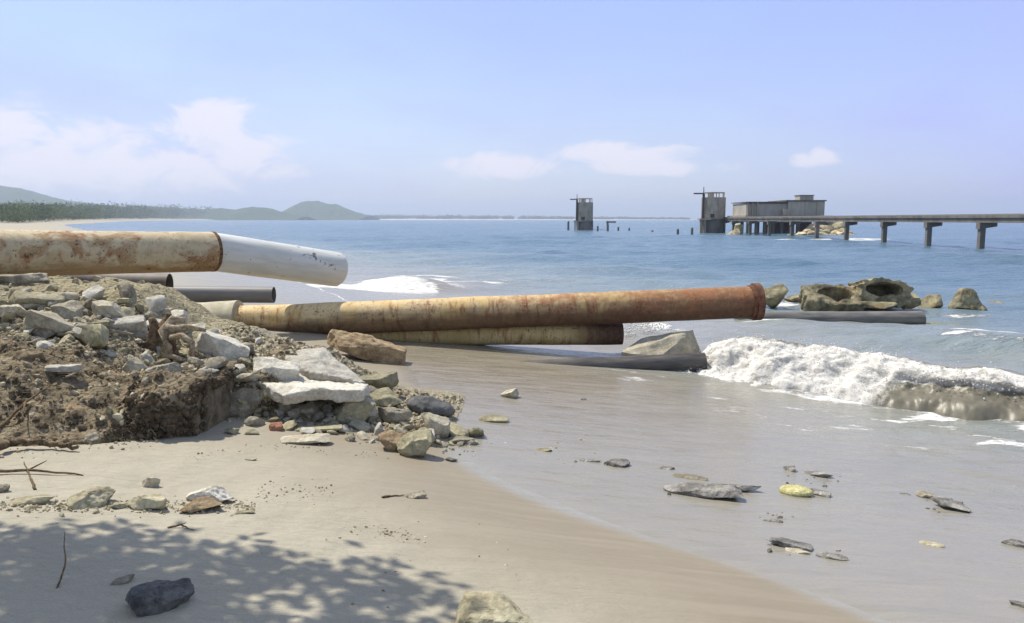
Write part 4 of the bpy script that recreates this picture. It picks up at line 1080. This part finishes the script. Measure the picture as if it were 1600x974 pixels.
def tower(px, Yd, wpx, ztop, zmid, label, seed, jib):
    p = at(px, 343, Yd); s = Yd / F; Rr = wpx * s / 2
    t = empty('intake_tower', (p.x, p.y, 0)); tag(t, label, 'tower', 'intake towers standing in the sea')
    def cyl(bm, r, z0, z1, n=40, x=0):
        rr2 = bmesh.ops.create_cone(bm, cap_ends=True, segments=n, radius1=r, radius2=r, depth=z1 - z0)
        for v in rr2['verts']: v.co += Vector((x, 0, (z0 + z1) / 2))
    bm = bmesh.new(); cyl(bm, Rr * .92, zmid, ztop, x=Rr * .1)
    bm_obj('shaft', bm, m_tow, t, True, 40)
    bm = bmesh.new(); cyl(bm, Rr * .94, -2, zmid - .25, x=Rr * .12); cyl(bm, Rr * 1.05, zmid - .25, zmid, x=0)
    bm_obj('caisson', bm, m_sea, t, True, 40)
    for k, x in enumerate((-1.02, -.72)):
        bm = bmesh.new(); add_box(bm, (Rr * x, -Rr * .75, zmid / 2 - .5), (Rr * .16, Rr * .2, zmid - .3 + 1))
        bm_obj('leg', bm, m_tow, t)
    bm = bmesh.new(); add_box(bm, (-Rr * .75, -Rr * .7, zmid - .1), (Rr * .85, Rr * .7, .28)); bm_obj('landing', bm, m_tow, t)
    bm = bmesh.new()
    for k in range(8):
        a = k * math.pi / 4; add_tube(bm, [(Rr * .1 + Rr * .8 * math.cos(a), Rr * .8 * math.sin(a), ztop - .1), (Rr * .1 + Rr * .8 * math.cos(a), Rr * .8 * math.sin(a), ztop + .9)], .10, 6)
    pts = [(Rr * .1 + Rr * .8 * math.cos(k * math.pi / 12), Rr * .8 * math.sin(k * math.pi / 12), ztop + .9) for k in range(25)]
    add_tube(bm, pts, .10, 6)
    bm_obj('railing', bm, m_tow, t, True, 60)
    bm = bmesh.new(); cyl(bm, Rr * .22, ztop - .02, ztop + .85, 14, -.1 * Rr); bm_obj('winch_drum', bm, m_tow, t, True, 40)
    bm = bmesh.new()
    add_tube(bm, [(-Rr * .82, -Rr * .5, zmid - .02), (-Rr * .80, -Rr * .5, ztop + .6)], [.26, .22], 10)
    add_tube(bm, [(-Rr * .80, -Rr * .5, ztop + .6), (-Rr * .80, -Rr * .5, ztop + 2.0)], [.10, .06], 6)
    mst = bm_obj('crane_mast', bm, m_dm, t, True, 50)
    bm = bmesh.new(); add_box(bm, (-Rr * .80 - jib / 2, -Rr * .5, ztop + .72), (jib, .2, .26)); bm_obj('jib', bm, m_dm, mst)
    bm = bmesh.new()
    add_box(bm, (-Rr * .15, -Rr * .86, zmid + .55), (.9, .25, .7)); bm_obj('opening', bm, m_dm, t)
    return t
tower(1112, 150, 40, 2.6 + 33.5 * 150 / F, 2.6 + 1 * 150 / F, 'nearer tan round concrete tower at the end of the pier, crane arm at left', 1, 1.9)
tower(912, 190, 28, 2.6 + 26 * 190 / F, 2.6 - 2 * 190 / F, 'farther isolated concrete tower in open water with crane arm', 2, 1.7)

# pump house on piles
Yp = 138.; sp = Yp / F
def bx(px): return (px - 800) * sp
def bz(py): return 2.6 + (343 - py) * sp
ph = empty('pump_house', (bx(1220), Yp, 0)); tag(ph, 'abandoned grey concrete pump house on piles beside the pier, stepped roof', 'building')
g = G('pump_wall'); nz = g.noise(g.world((1, 1, .5)), .6, 6, .65); n2 = g.noise(g.world((3, 3, .15)), 1, 4, .6)
c = g.mix(g.ramp(nz, .3, .7), (.32, .295, .26), (.45, .42, .37)); c = g.mix(g.math('MULTIPLY', g.ramp(n2, .5, .75), .25), c, (.16, .14, .12))
m_pw = g.done(c, .9, g.bump(nz, .3, .05), .2)
def pbox(name, x0, x1, z0, z1, y0, y1, mat, parent=None, jit=0):
    bm = bmesh.new(); xa, xb = bx(x0) - bx(1220), bx(x1) - bx(1220)
    add_box(bm, ((xa + xb) / 2, (y0 + y1) / 2, (z0 + z1) / 2), (abs(xb - xa), y1 - y0, z1 - z0), jit=jit)
    return bm_obj(name, bm, mat, parent or ph)
pbox('platform', 1158, 1292, bz(341), bz(337.2), -1.5, 10, m_tow)
pbox('platform_beam', 1162, 1288, bz(347), bz(341.2), -1.2, 9.8, m_pw)
pbox('wall', 1163, 1226, bz(337), bz(318.6), 0, 8.5, m_pw)
pbox('end_wall', 1226, 1282, bz(337), bz(315.6), -.6, 9, m_pw)
pbox('roof', 1161, 1227, bz(317.3), bz(315.9), -.5, 8.8, m_sea)
pbox('roof', 1222, 1284, bz(315.4), bz(313.4), -.8, 9.2, m_sea)
pbox('rooftop_tank', 1248, 1269, bz(313.2), bz(306), .8, 3.4, m_pw)
pbox('tank_rim', 1247, 1270, bz(306), bz(305.3), .6, 3.6, m_sea)
pbox('stair_wall', 1217, 1225, bz(337), bz(327), -1.3, -.55, m_tow)
for x in (1163.5, 1171, 1179): pbox('post', x, x + 1.6, bz(336.9), bz(317.4), -.42, -.12, m_tow)
for x in (1252, 1270): pbox('pilaster', x, x + 1.2, bz(336.9), bz(315.5), -.78, -.62, m_pw)
for x in (1165, 1178, 1191, 1204, 1217, 1230, 1243, 1256, 1270, 1284):
    for yy in (0, 8.6): pbox('pile', x, x + 4.2, -2.2, bz(347.1), yy, yy + .55, m_sea)
pbox('chamber_wall', 1200, 1240, -1.5, bz(347.2), 2.5, 3.2, m_sea)
pbox('chamber_wall', 1250, 1272, -1.5, bz(347.2), 2.0, 2.8, m_sea)
# riprap
rip = [(1250, 373, 20, 9), (1268, 372, 22, 9), (1285, 374, 20, 8), (1290, 366, 24, 12), (1304, 372, 24, 10), (1310, 362, 26, 12), (1320, 370, 22, 12), (1328, 374, 18, 8), (1300, 356, 18, 7), (1272, 364, 20, 11), (1340, 374, 14, 5), (1235, 374, 18, 6), (1222, 375, 16, 5), (1148, 371, 14, 12), (1154, 367, 12, 14), (1140, 372, 14, 7), (1258, 368, 16, 8), (1316, 354, 16, 7)]
places = {}
_rr = np.random.default_rng(71)
for _ in range(34):
    cx_ = float(_rr.choice([1292, 1305, 1270, 1318, 1150])); xx = cx_ + _rr.normal() * 13
    top_ = float(np.interp(xx, [1140, 1165, 1235, 1275, 1302, 1325, 1345], [366, 366, 372, 364, 354, 360, 373]))
    rip.append((xx, _rr.uniform(top_ + 4, 375), _rr.uniform(7, 15), _rr.uniform(5, 8)))
for i, (x, y, w, h) in enumerate(rip):
    o = place_rock('riprap_boulder', 'rock', None, x, y, w * 1.05, h * 1.25, ('stone', 'shard', 'slab')[i % 3], ('riprap', 'riprap', 'tan')[i % 3], 700 + i, tilt=.3 * math.sin(i * 2.1), Y=130.5 + (375 - y) * .32 + (i % 5) * .3, sub=3, dep=1.0, rz=i)
    tag(o, 'ochre boulder of the riprap mound heaped around the pump house piles', None, 'riprap boulders around the pump house')
# old timber stumps
stl = [(888, 346, 358, 3.6, 188, 'tall dark pile stump left of the farther tower'), (934, 353, 361, 3, 178, 'short pile stump just right of the farther tower'),
       (949.5, 345.5, 361, 3.6, 178, 'pile stump with a cross piece on top right of the farther tower'), (966, 355, 361, 3, 178, 'short pile stump third to the right of the farther tower'),
       (983, 356, 362, 3, 174, 'short leaning pile stump fourth to the right of the farther tower'), (1019, 360, 364, 4, 160, 'lowest pile stump midway between the two towers'),
       (1059, 358, 368, 4, 132, 'stout pile stump left of the nearer tower, outer one'), (1081, 356, 368, 4.4, 132, 'stout pile stump next to the nearer tower')]
for i, (x, y0, y1, w, Yd, lab) in enumerate(stl):
    p = at(x, y1, Yd); zt = at(x, y0, Yd).z; s = Yd / F
    bm = bmesh.new(); add_tube(bm, [(0, 0, -1.6), (0, 0, (zt) * .5), (random.gauss(0, .05), 0, zt - .1), (random.gauss(0, .08), 0, zt)], [w * s / 2, w * s / 2.1, w * s / 2.2, w * s / 3], 9, True, .1)
    if i == 2: add_box(bm, (.75, 0, zt - .25), (2.2, .3, .35))
    o = bm_obj('pile_stump', bm, m_sea, None, True, 40); o.location = (p.x, p.y, 0); tag(o, lab, 'pile', 'old pile stumps in the water')

# ------------------------------------------------------------------ far shore
g = G('far_woods'); nz = g.noise(g.world(), .02, 4, .6); n2 = g.noise(g.world(), .12, 4, .6)
m_hill = g.done(g.mix(g.ramp(n2, .3, .7), (.035, .06, .025), (.085, .115, .05)), .95, None, .1)
g = G('far_leaves'); oi = g.noise(g.world(), .08, 3, .6)
m_fl2 = g.done(g.mix(g.ramp(oi, .3, .7), (.085, .125, .055), (.21, .24, .125)), .9, None, .1)
def hill(name, Yd, prof_, depth, seed, base=2.0):
    n, m = 160, 40
    pxs = np.linspace(prof_[0][0], prof_[-1][0], n)
    top = np.interp(pxs, [a for a, b in prof_], [b for a, b in prof_])
    xs = (pxs - 800) * Yd / F; hz = np.maximum(CZ + (HOR - top) * Yd / F, .5)
    v_ = np.linspace(-1, 1, m)
    XX, VV = np.meshgrid(xs, v_, indexing='ij')
    HH = hz[:, None] * (np.cos(VV * math.pi / 2) ** 1.3)
    YY = Yd + VV * depth
    HH = HH + HH * .10 * fbm(XX * .012, YY * .012, 0, seed, 4) + 2.5 * fbm(XX * .05, YY * .05, 0, seed + 2, 3) * (HH > 3) - 1
    return tag(np_mesh(name, np.stack([XX, YY, HH], -1).reshape(-1, 3), grid_quads(n, m), m_hill, True), kind='structure')
hill('hill', 2600, [(-500, 330), (-200, 300), (-60, 292), (0, 291.5), (28, 292), (50, 300), (75, 308), (110, 315), (150, 322), (260, 334)], 500, 201)
hill('hill.001', 3000, [(430, 338), (448, 331), (462, 322), (476, 317), (500, 316.5), (522, 317.5), (540, 325), (556, 332), (580, 337)], 260, 203)
hill('hill.002', 2500, [(150, 336), (200, 329), (245, 322), (265, 326), (300, 328), (330, 325), (345, 324), (370, 329), (400, 325), (430, 327), (450, 333), (480, 339)], 160, 205)
# sandy far shore
def strip(name, pts, mat, z1, depth):
    V = []; 
    for (px, Yd, zz) in pts:
        x = (px - 800) * Yd / F
        V += [(x, Yd - depth * .3, -.5), (x, Yd, zz * .6), (x, Yd + depth * .4, zz), (x, Yd + depth, zz)]
    Q = grid_quads(len(pts), 4)
    return tag(np_mesh(name, np.array(V, float), Q, mat, True), kind='structure')
g = G('far_sand'); m_fs = g.done(g.mix(g.ramp(g.noise(g.world(), .01, 3), .3, .7), (.48, .44, .36), (.62, .58, .50)), .95, None, .1)
strip('far_beach', [(px, 3300 if px > 480 else 2600, float(np.interp(px, [300, 600, 800, 1060, 1100], [4.5, 4.5, 3.0, 2.0, .5]))) for px in range(300, 1101, 20)], m_fs, 4, 120)
# trees of the left shore and of the far shore: far-off woods
r = np.random.default_rng(404); Vs = []; Qs = []; off = 0
def crown(x, y, z0, h, w, n, leaf):
    global off
    c = r.normal(size=(n, 3)); c /= np.linalg.norm(c, axis=1, keepdims=True)
    c = c * (r.random((n, 1)) ** .33) * np.array([w / 2, w / 2, h * .42]) * (1 + .25 * r.normal(size=(n, 1)))
    c += np.array([x, y, z0 + h * .56])
    a = r.normal(size=(n, 3)); a /= np.linalg.norm(a, axis=1, keepdims=True)
    b = np.cross(a, r.normal(size=(n, 3))); b /= np.linalg.norm(b, axis=1, keepdims=True)
    L = leaf * r.uniform(.6, 1.3, (n, 1))
    q = np.stack([c - a * L - b * L * .3, c + b * L * .7 - a * L * .1, c + a * L, c - b * L * .7 + a * L * .15], 1).reshape(-1, 3)
    Vs.append(q); Qs.append(np.arange(n * 4).reshape(n, 4) + off); off += n * 4
for i in range(760):
    y = 260 * (2600 / 260) ** r.random()
    sx = float(shore(y))
    px_min = -180
    xmin = (px_min - 800) * y / F
    x = sx - (13 + y * .012) - (r.random() ** 1.8) * max(sx - 24 - xmin, 20)
    h = float(np.interp(800 + 1200 * x / y, [-200, 0, 200, 330, 450], [29, 29, 25, 22, 14])) / F * y * r.uniform(.62, 1.0); h = min(h, 42); z0 = float(beach_z(np.array(x), np.array(y)))
    crown(x, y, z0, h, h * r.uniform(1.0, 1.9), 210, .055 * h)
o = np_mesh('shore_woods', np.concatenate(Vs), np.concatenate(Qs), m_fl2, True); tag(o, kind='stuff')
Vs, Qs, off = [], [], 0
for i in range(520):
    px = r.uniform(400, 1075); Yd = 3420 + r.uniform(0, 60)
    hp = float(np.interp(px, [400, 560, 700, 800, 950, 1075], [7, 7, 6.5, 5.5, 3.8, 2.0])) * r.uniform(.55, 1.1)
    h = hp * Yd / F + 3
    crown((px - 800) * Yd / F, Yd, 1.5, h, h * 1.6, 40, 2.6)
o = np_mesh('far_woods', np.concatenate(Vs), np.concatenate(Qs), m_fl2, True); tag(o, kind='stuff')

# ------------------------------------------------------------------ shade tree, left of the frame
SUN = Vector((-.80, .60, 0)).normalized(); EL = math.radians(58)
SUNV = Vector((SUN.x * math.cos(EL), SUN.y * math.cos(EL), math.sin(EL)))
tb = Vector((-8.3, 4.2, float(ground(-8.3, 4.2))))
tr = empty('almond_tree', tb); tag(tr, 'leafy shade tree standing left of the soil mound, boughs over the sand', 'tree')
g = G('bark'); nz = g.noise(g.coord('Object', (1, 1, .3)), 8, 5, .65)
m_bark = g.done(g.mix(g.ramp(nz, .3, .7), (.10, .08, .06), (.24, .20, .15)), .9, g.bump(nz, .6, .03), .2)
g = G('tree_leaf'); nz = g.noise(g.world(), 3, 3, .5)
m_leaf = g.done(g.mix(g.ramp(nz, .3, .7), (.04, .075, .02), (.09, .13, .035)), .6, None, .3)
bm = bmesh.new()
add_tube(bm, [(0, 0, -.3), (.1, .05, 1.2), (.3, .1, 2.6), (.6, .2, 4.0)], [.26, .2, .17, .13], 12, True, .05)
bm_obj('trunk', bm, m_bark, tr, True)
# targets on the sand whose shade is cast
targets = []
r = np.random.default_rng(606)
for i in range(900):
    px, py = r.uniform(-60, 700), r.uniform(838, 1010)
    lim = np.interp(px, [-60, 100, 230, 330, 450, 560, 640, 700], [838, 838, 846, 862, 882, 902, 925, 962])
    if py < lim + r.normal() * 6: continue
    q = fbm(np.array([px / 95.]), np.array([py / 42.]), 0, 611, 3)[0]
    if q < -.12: continue
    if 380 < px < 700 and py > 930 + (px - 380) * .02 and r.random() < .1: continue
    targets.append((px, py))
bm = bmesh.new(); leafV = []; leafQ = []; lo_ = 0; twl = []
for (px, py) in targets[:400]:
    p = hit(px, py); hgt_ = r.uniform(4.0, 5.4); k = hgt_ / SUNV.z
    c = p + SUNV * k
    twl.append(c)
    for j in range(7):
        cc = np.array(c) + r.normal(size=3) * np.array([.15, .15, .10])
        a = r.normal(size=3); a[2] *= .35; a /= np.linalg.norm(a); b = np.cross(a, [r.normal() * .4, r.normal() * .4, 1]); b /= np.linalg.norm(b)
        L = r.uniform(.05, .085); W_ = L * .5
        leafV += [cc - a * L, cc + b * W_, cc + a * L, cc - b * W_]; leafQ.append([lo_, lo_ + 1, lo_ + 2, lo_ + 3]); lo_ += 4
# boughs to the leaf sprays
root = tb + Vector((.6, .2, 4.0))
cent = [twl[i] for i in range(0, len(twl), 9)]
for c in cent:
    mid = root.lerp(c, .5) + Vector((0, 0, .35)); pts = [root - tb, root.lerp(mid, .6) - tb, mid.lerp(c, .4) - tb, c - tb]
    add_tube(bm, pts, [.035, .02, .012, .005], 5, True, .1)
bm_obj('bough', bm, m_bark, tr, True)
# fuller crown around the trunk
for i in range(5200):
    d = r.normal(size=3); d /= np.linalg.norm(d); d *= r.random() ** .4
    cc = np.array(tb) + np.array([-1.4, .3, 5.8]) + d * np.array([2.6, 2.2, 1.5])
    a = r.normal(size=3); a[2] *= .4; a /= np.linalg.norm(a); b = np.cross(a, [r.normal() * .4, r.normal() * .4, 1]); b /= np.linalg.norm(b)
    L = r.uniform(.07, .12); W_ = L * .5
    leafV += [cc - a * L, cc + b * W_, cc + a * L, cc - b * W_]; leafQ.append([lo_, lo_ + 1, lo_ + 2, lo_ + 3]); lo_ += 4
cr = np_mesh('crown', np.array(leafV), np.array(leafQ), m_leaf, False); cr.parent = tr; cr.matrix_parent_inverse = Matrix.Translation(tb).inverted()

# ------------------------------------------------------------------ haze
bm = bmesh.new(); add_box(bm, (0, 2500, 62), (11000, 11000, 131))
g = bpy.data.materials.new('haze_air'); g.use_nodes = True; t = g.node_tree; t.nodes.clear()
ou = t.nodes.new('ShaderNodeOutputMaterial'); pv = t.nodes.new('ShaderNodeVolumePrincipled'); t.links.new(pv.outputs[0], ou.inputs['Volume'])
pv.inputs['Color'].default_value = (.70, .81, 1.0, 1); pv.inputs['Density'].default_value = .00026; pv.inputs['Anisotropy'].default_value = .2
hz = bm_obj('haze', bm, g); tag(hz, kind='stuff')

# ------------------------------------------------------------------ sky, sun, camera
w = bpy.data.worlds.new('World'); sc.world = w; w.use_nodes = True; t = w.node_tree; t.nodes.clear()
wo = t.nodes.new('ShaderNodeOutputWorld'); bg = t.nodes.new('ShaderNodeBackground'); t.links.new(bg.outputs[0], wo.inputs[0])
sky = t.nodes.new('ShaderNodeTexSky'); sky.sky_type = 'NISHITA'; sky.sun_disc = False
sky.sun_elevation = EL; sky.sun_rotation = math.atan2(SUN.x, SUN.y)
sky.air_density = 1.0; sky.dust_density = 1.2; sky.ozone_density = 2.0; sky.altitude = 0
bg.inputs[1].default_value = .13
def mth(op, a, b=None, clamp=False):
    nd = t.nodes.new('ShaderNodeMath'); nd.operation = op; nd.use_clamp = clamp
    for i, q in enumerate((a, b)):
        if q is None: continue
        if hasattr(q, 'is_output'): t.links.new(q, nd.inputs[i])
        else: nd.inputs[i].default_value = q
    return nd.outputs[0]
tc = t.nodes.new('ShaderNodeTexCoord'); se = t.nodes.new('ShaderNodeSeparateXYZ'); t.links.new(tc.outputs['Generated'], se.inputs[0])
yc = mth('MAXIMUM', se.outputs[1], .05)
u_ = mth('DIVIDE', se.outputs[0], yc); v_ = mth('DIVIDE', se.outputs[2], yc)
cb = t.nodes.new('ShaderNodeCombineXYZ'); t.links.new(u_, cb.inputs[0]); t.links.new(v_, cb.inputs[1])
def nz(scale, detail, rough, sx=1, sy=1, dist=0):
    mp = t.nodes.new('ShaderNodeMapping'); t.links.new(cb.outputs[0], mp.inputs[0]); mp.inputs['Scale'].default_value = (sx, sy, 1)
    n = t.nodes.new('ShaderNodeTexNoise'); t.links.new(mp.outputs[0], n.inputs['Vector'])
    n.inputs['Scale'].default_value = scale; n.inputs['Detail'].default_value = detail; n.inputs['Roughness'].default_value = rough; n.inputs['Distortion'].default_value = dist
    return n.outputs[0]
N1 = nz(12, 8, .62, 1, 2.0, .5)
acc = None
for (px, py, rx, ry) in [(30, 205, 70, 62), (160, 235, 130, 42), (330, 205, 90, 42), (380, 245, 95, 45), (60, 265, 220, 40), (250, 265, 200, 38), (960, 247, 135, 22), (1270, 250, 42, 16), (780, 262, 120, 20), (1000, 262, 140, 16)]:
    e = mth('ADD', mth('POWER', mth('ABSOLUTE', mth('DIVIDE', mth('SUBTRACT', u_, (px - 800) / F), rx / F)), 2.0), mth('POWER', mth('ABSOLUTE', mth('DIVIDE', mth('SUBTRACT', v_, (HOR - py) / F), ry / F)), 2.0))
    e = mth('SUBTRACT', 1.0, e)
    acc = e if acc is None else mth('MAXIMUM', acc, e)
cm = mth('ADD', mth('MULTIPLY', mth('MAXIMUM', acc, -1.5), .55), mth('MULTIPLY', mth('SUBTRACT', N1, .5), 2.9))
mr = t.nodes.new('ShaderNodeMapRange'); mr.interpolation_type = 'SMOOTHSTEP'; t.links.new(cm, mr.inputs[0]); mr.inputs[1].default_value = -.16; mr.inputs[2].default_value = .50
front_ = mth('GREATER_THAN', se.outputs[1], .06)
cf = mth('MULTIPLY', mth('MULTIPLY', mr.outputs[0], front_), .8)
# thin high veil
N2 = nz(2.2, 5, .55, 1, 2.6, .5)
mv = t.nodes.new('ShaderNodeMapRange'); mv.interpolation_type = 'SMOOTHSTEP'; t.links.new(N2, mv.inputs[0]); mv.inputs[1].default_value = .35; mv.inputs[2].default_value = .75; mv.inputs[3].default_value = .55; mv.inputs[4].default_value = .85
def mixc(f, a, b):
    nd = t.nodes.new('ShaderNodeMix'); nd.data_type = 'RGBA'
    for s_i, q in ((0, f), (6, a), (7, b)):
        if hasattr(q, 'is_output'): t.links.new(q, nd.inputs[s_i])
        elif isinstance(q, tuple): nd.inputs[s_i].default_value = (*q, 1)
        else: nd.inputs[s_i].default_value = q
    return nd.outputs[2]
VE = 1 / .13
hv = t.nodes.new('ShaderNodeMapRange'); hv.interpolation_type = 'SMOOTHSTEP'; t.links.new(v_, hv.inputs[0]); hv.inputs[1].default_value = .0; hv.inputs[2].default_value = .30
veil = mixc(hv.outputs[0], (.42 * VE, .455 * VE, .66 * VE), (.30 * VE, .385 * VE, .77 * VE))
vr = t.nodes.new('ShaderNodeMapRange'); vr.interpolation_type = 'SMOOTHSTEP'; t.links.new(u_, vr.inputs[0]); vr.inputs[1].default_value = .12; vr.inputs[2].default_value = .80
hi = t.nodes.new('ShaderNodeMapRange'); hi.interpolation_type = 'SMOOTHSTEP'; t.links.new(v_, hi.inputs[0]); hi.inputs[1].default_value = .35; hi.inputs[2].default_value = .9; hi.inputs[3].default_value = 1.0; hi.inputs[4].default_value = 0.0
veil = mixc(mth('MULTIPLY', vr.outputs[0], mth('MULTIPLY', hi.outputs[0], mth('GREATER_THAN', se.outputs[1], .06))), veil, (.35 * VE, .365 * VE, .80 * VE))
veil = mixc(hi.outputs[0], (.36 * VE, .42 * VE, .56 * VE), veil)
c = mixc(mv.outputs[0], sky.outputs[0], veil)
c = mixc(cf, c, (.70 * VE, .67 * VE, .73 * VE))
t.links.new(c, bg.inputs[0])

sl = bpy.data.lights.new('sun', 'SUN'); sl.energy = 4.1; sl.angle = math.radians(.53); sl.color = (1.0, .935, .80)
so = bpy.data.objects.new('sun', sl); COL.objects.link(so)
so.rotation_euler = (-SUNV).to_track_quat('-Z', 'Y').to_euler()

cam = bpy.data.cameras.new('camera'); co_ = bpy.data.objects.new('camera', cam); COL.objects.link(co_)
cam.sensor_width = 36; cam.sensor_fit = 'HORIZONTAL'; cam.lens = 36 * F / 1600
cam.clip_start = .05; cam.clip_end = 20000
co_.location = (0, 0, CZ); co_.rotation_euler = (math.pi / 2 - TH, 0, 0)
sc.camera = co_

sc.view_settings.view_transform = 'Standard'; sc.view_settings.look = 'None'; sc.view_settings.gamma = 1.0; sc.view_settings.exposure = 0.5
sc.view_settings.use_curve_mapping = False
sc.render.engine = 'CYCLES'
cy = sc.cycles
cy.use_denoising = True
try: cy.denoiser = 'OPENIMAGEDENOISE'
except Exception: pass
cy.max_bounces = 6; cy.diffuse_bounces = 3; cy.glossy_bounces = 3; cy.volume_bounces = 0; cy.transparent_max_bounces = 8
cy.use_adaptive_sampling = True; cy.adaptive_threshold = .015
cy.sample_clamp_indirect = 5
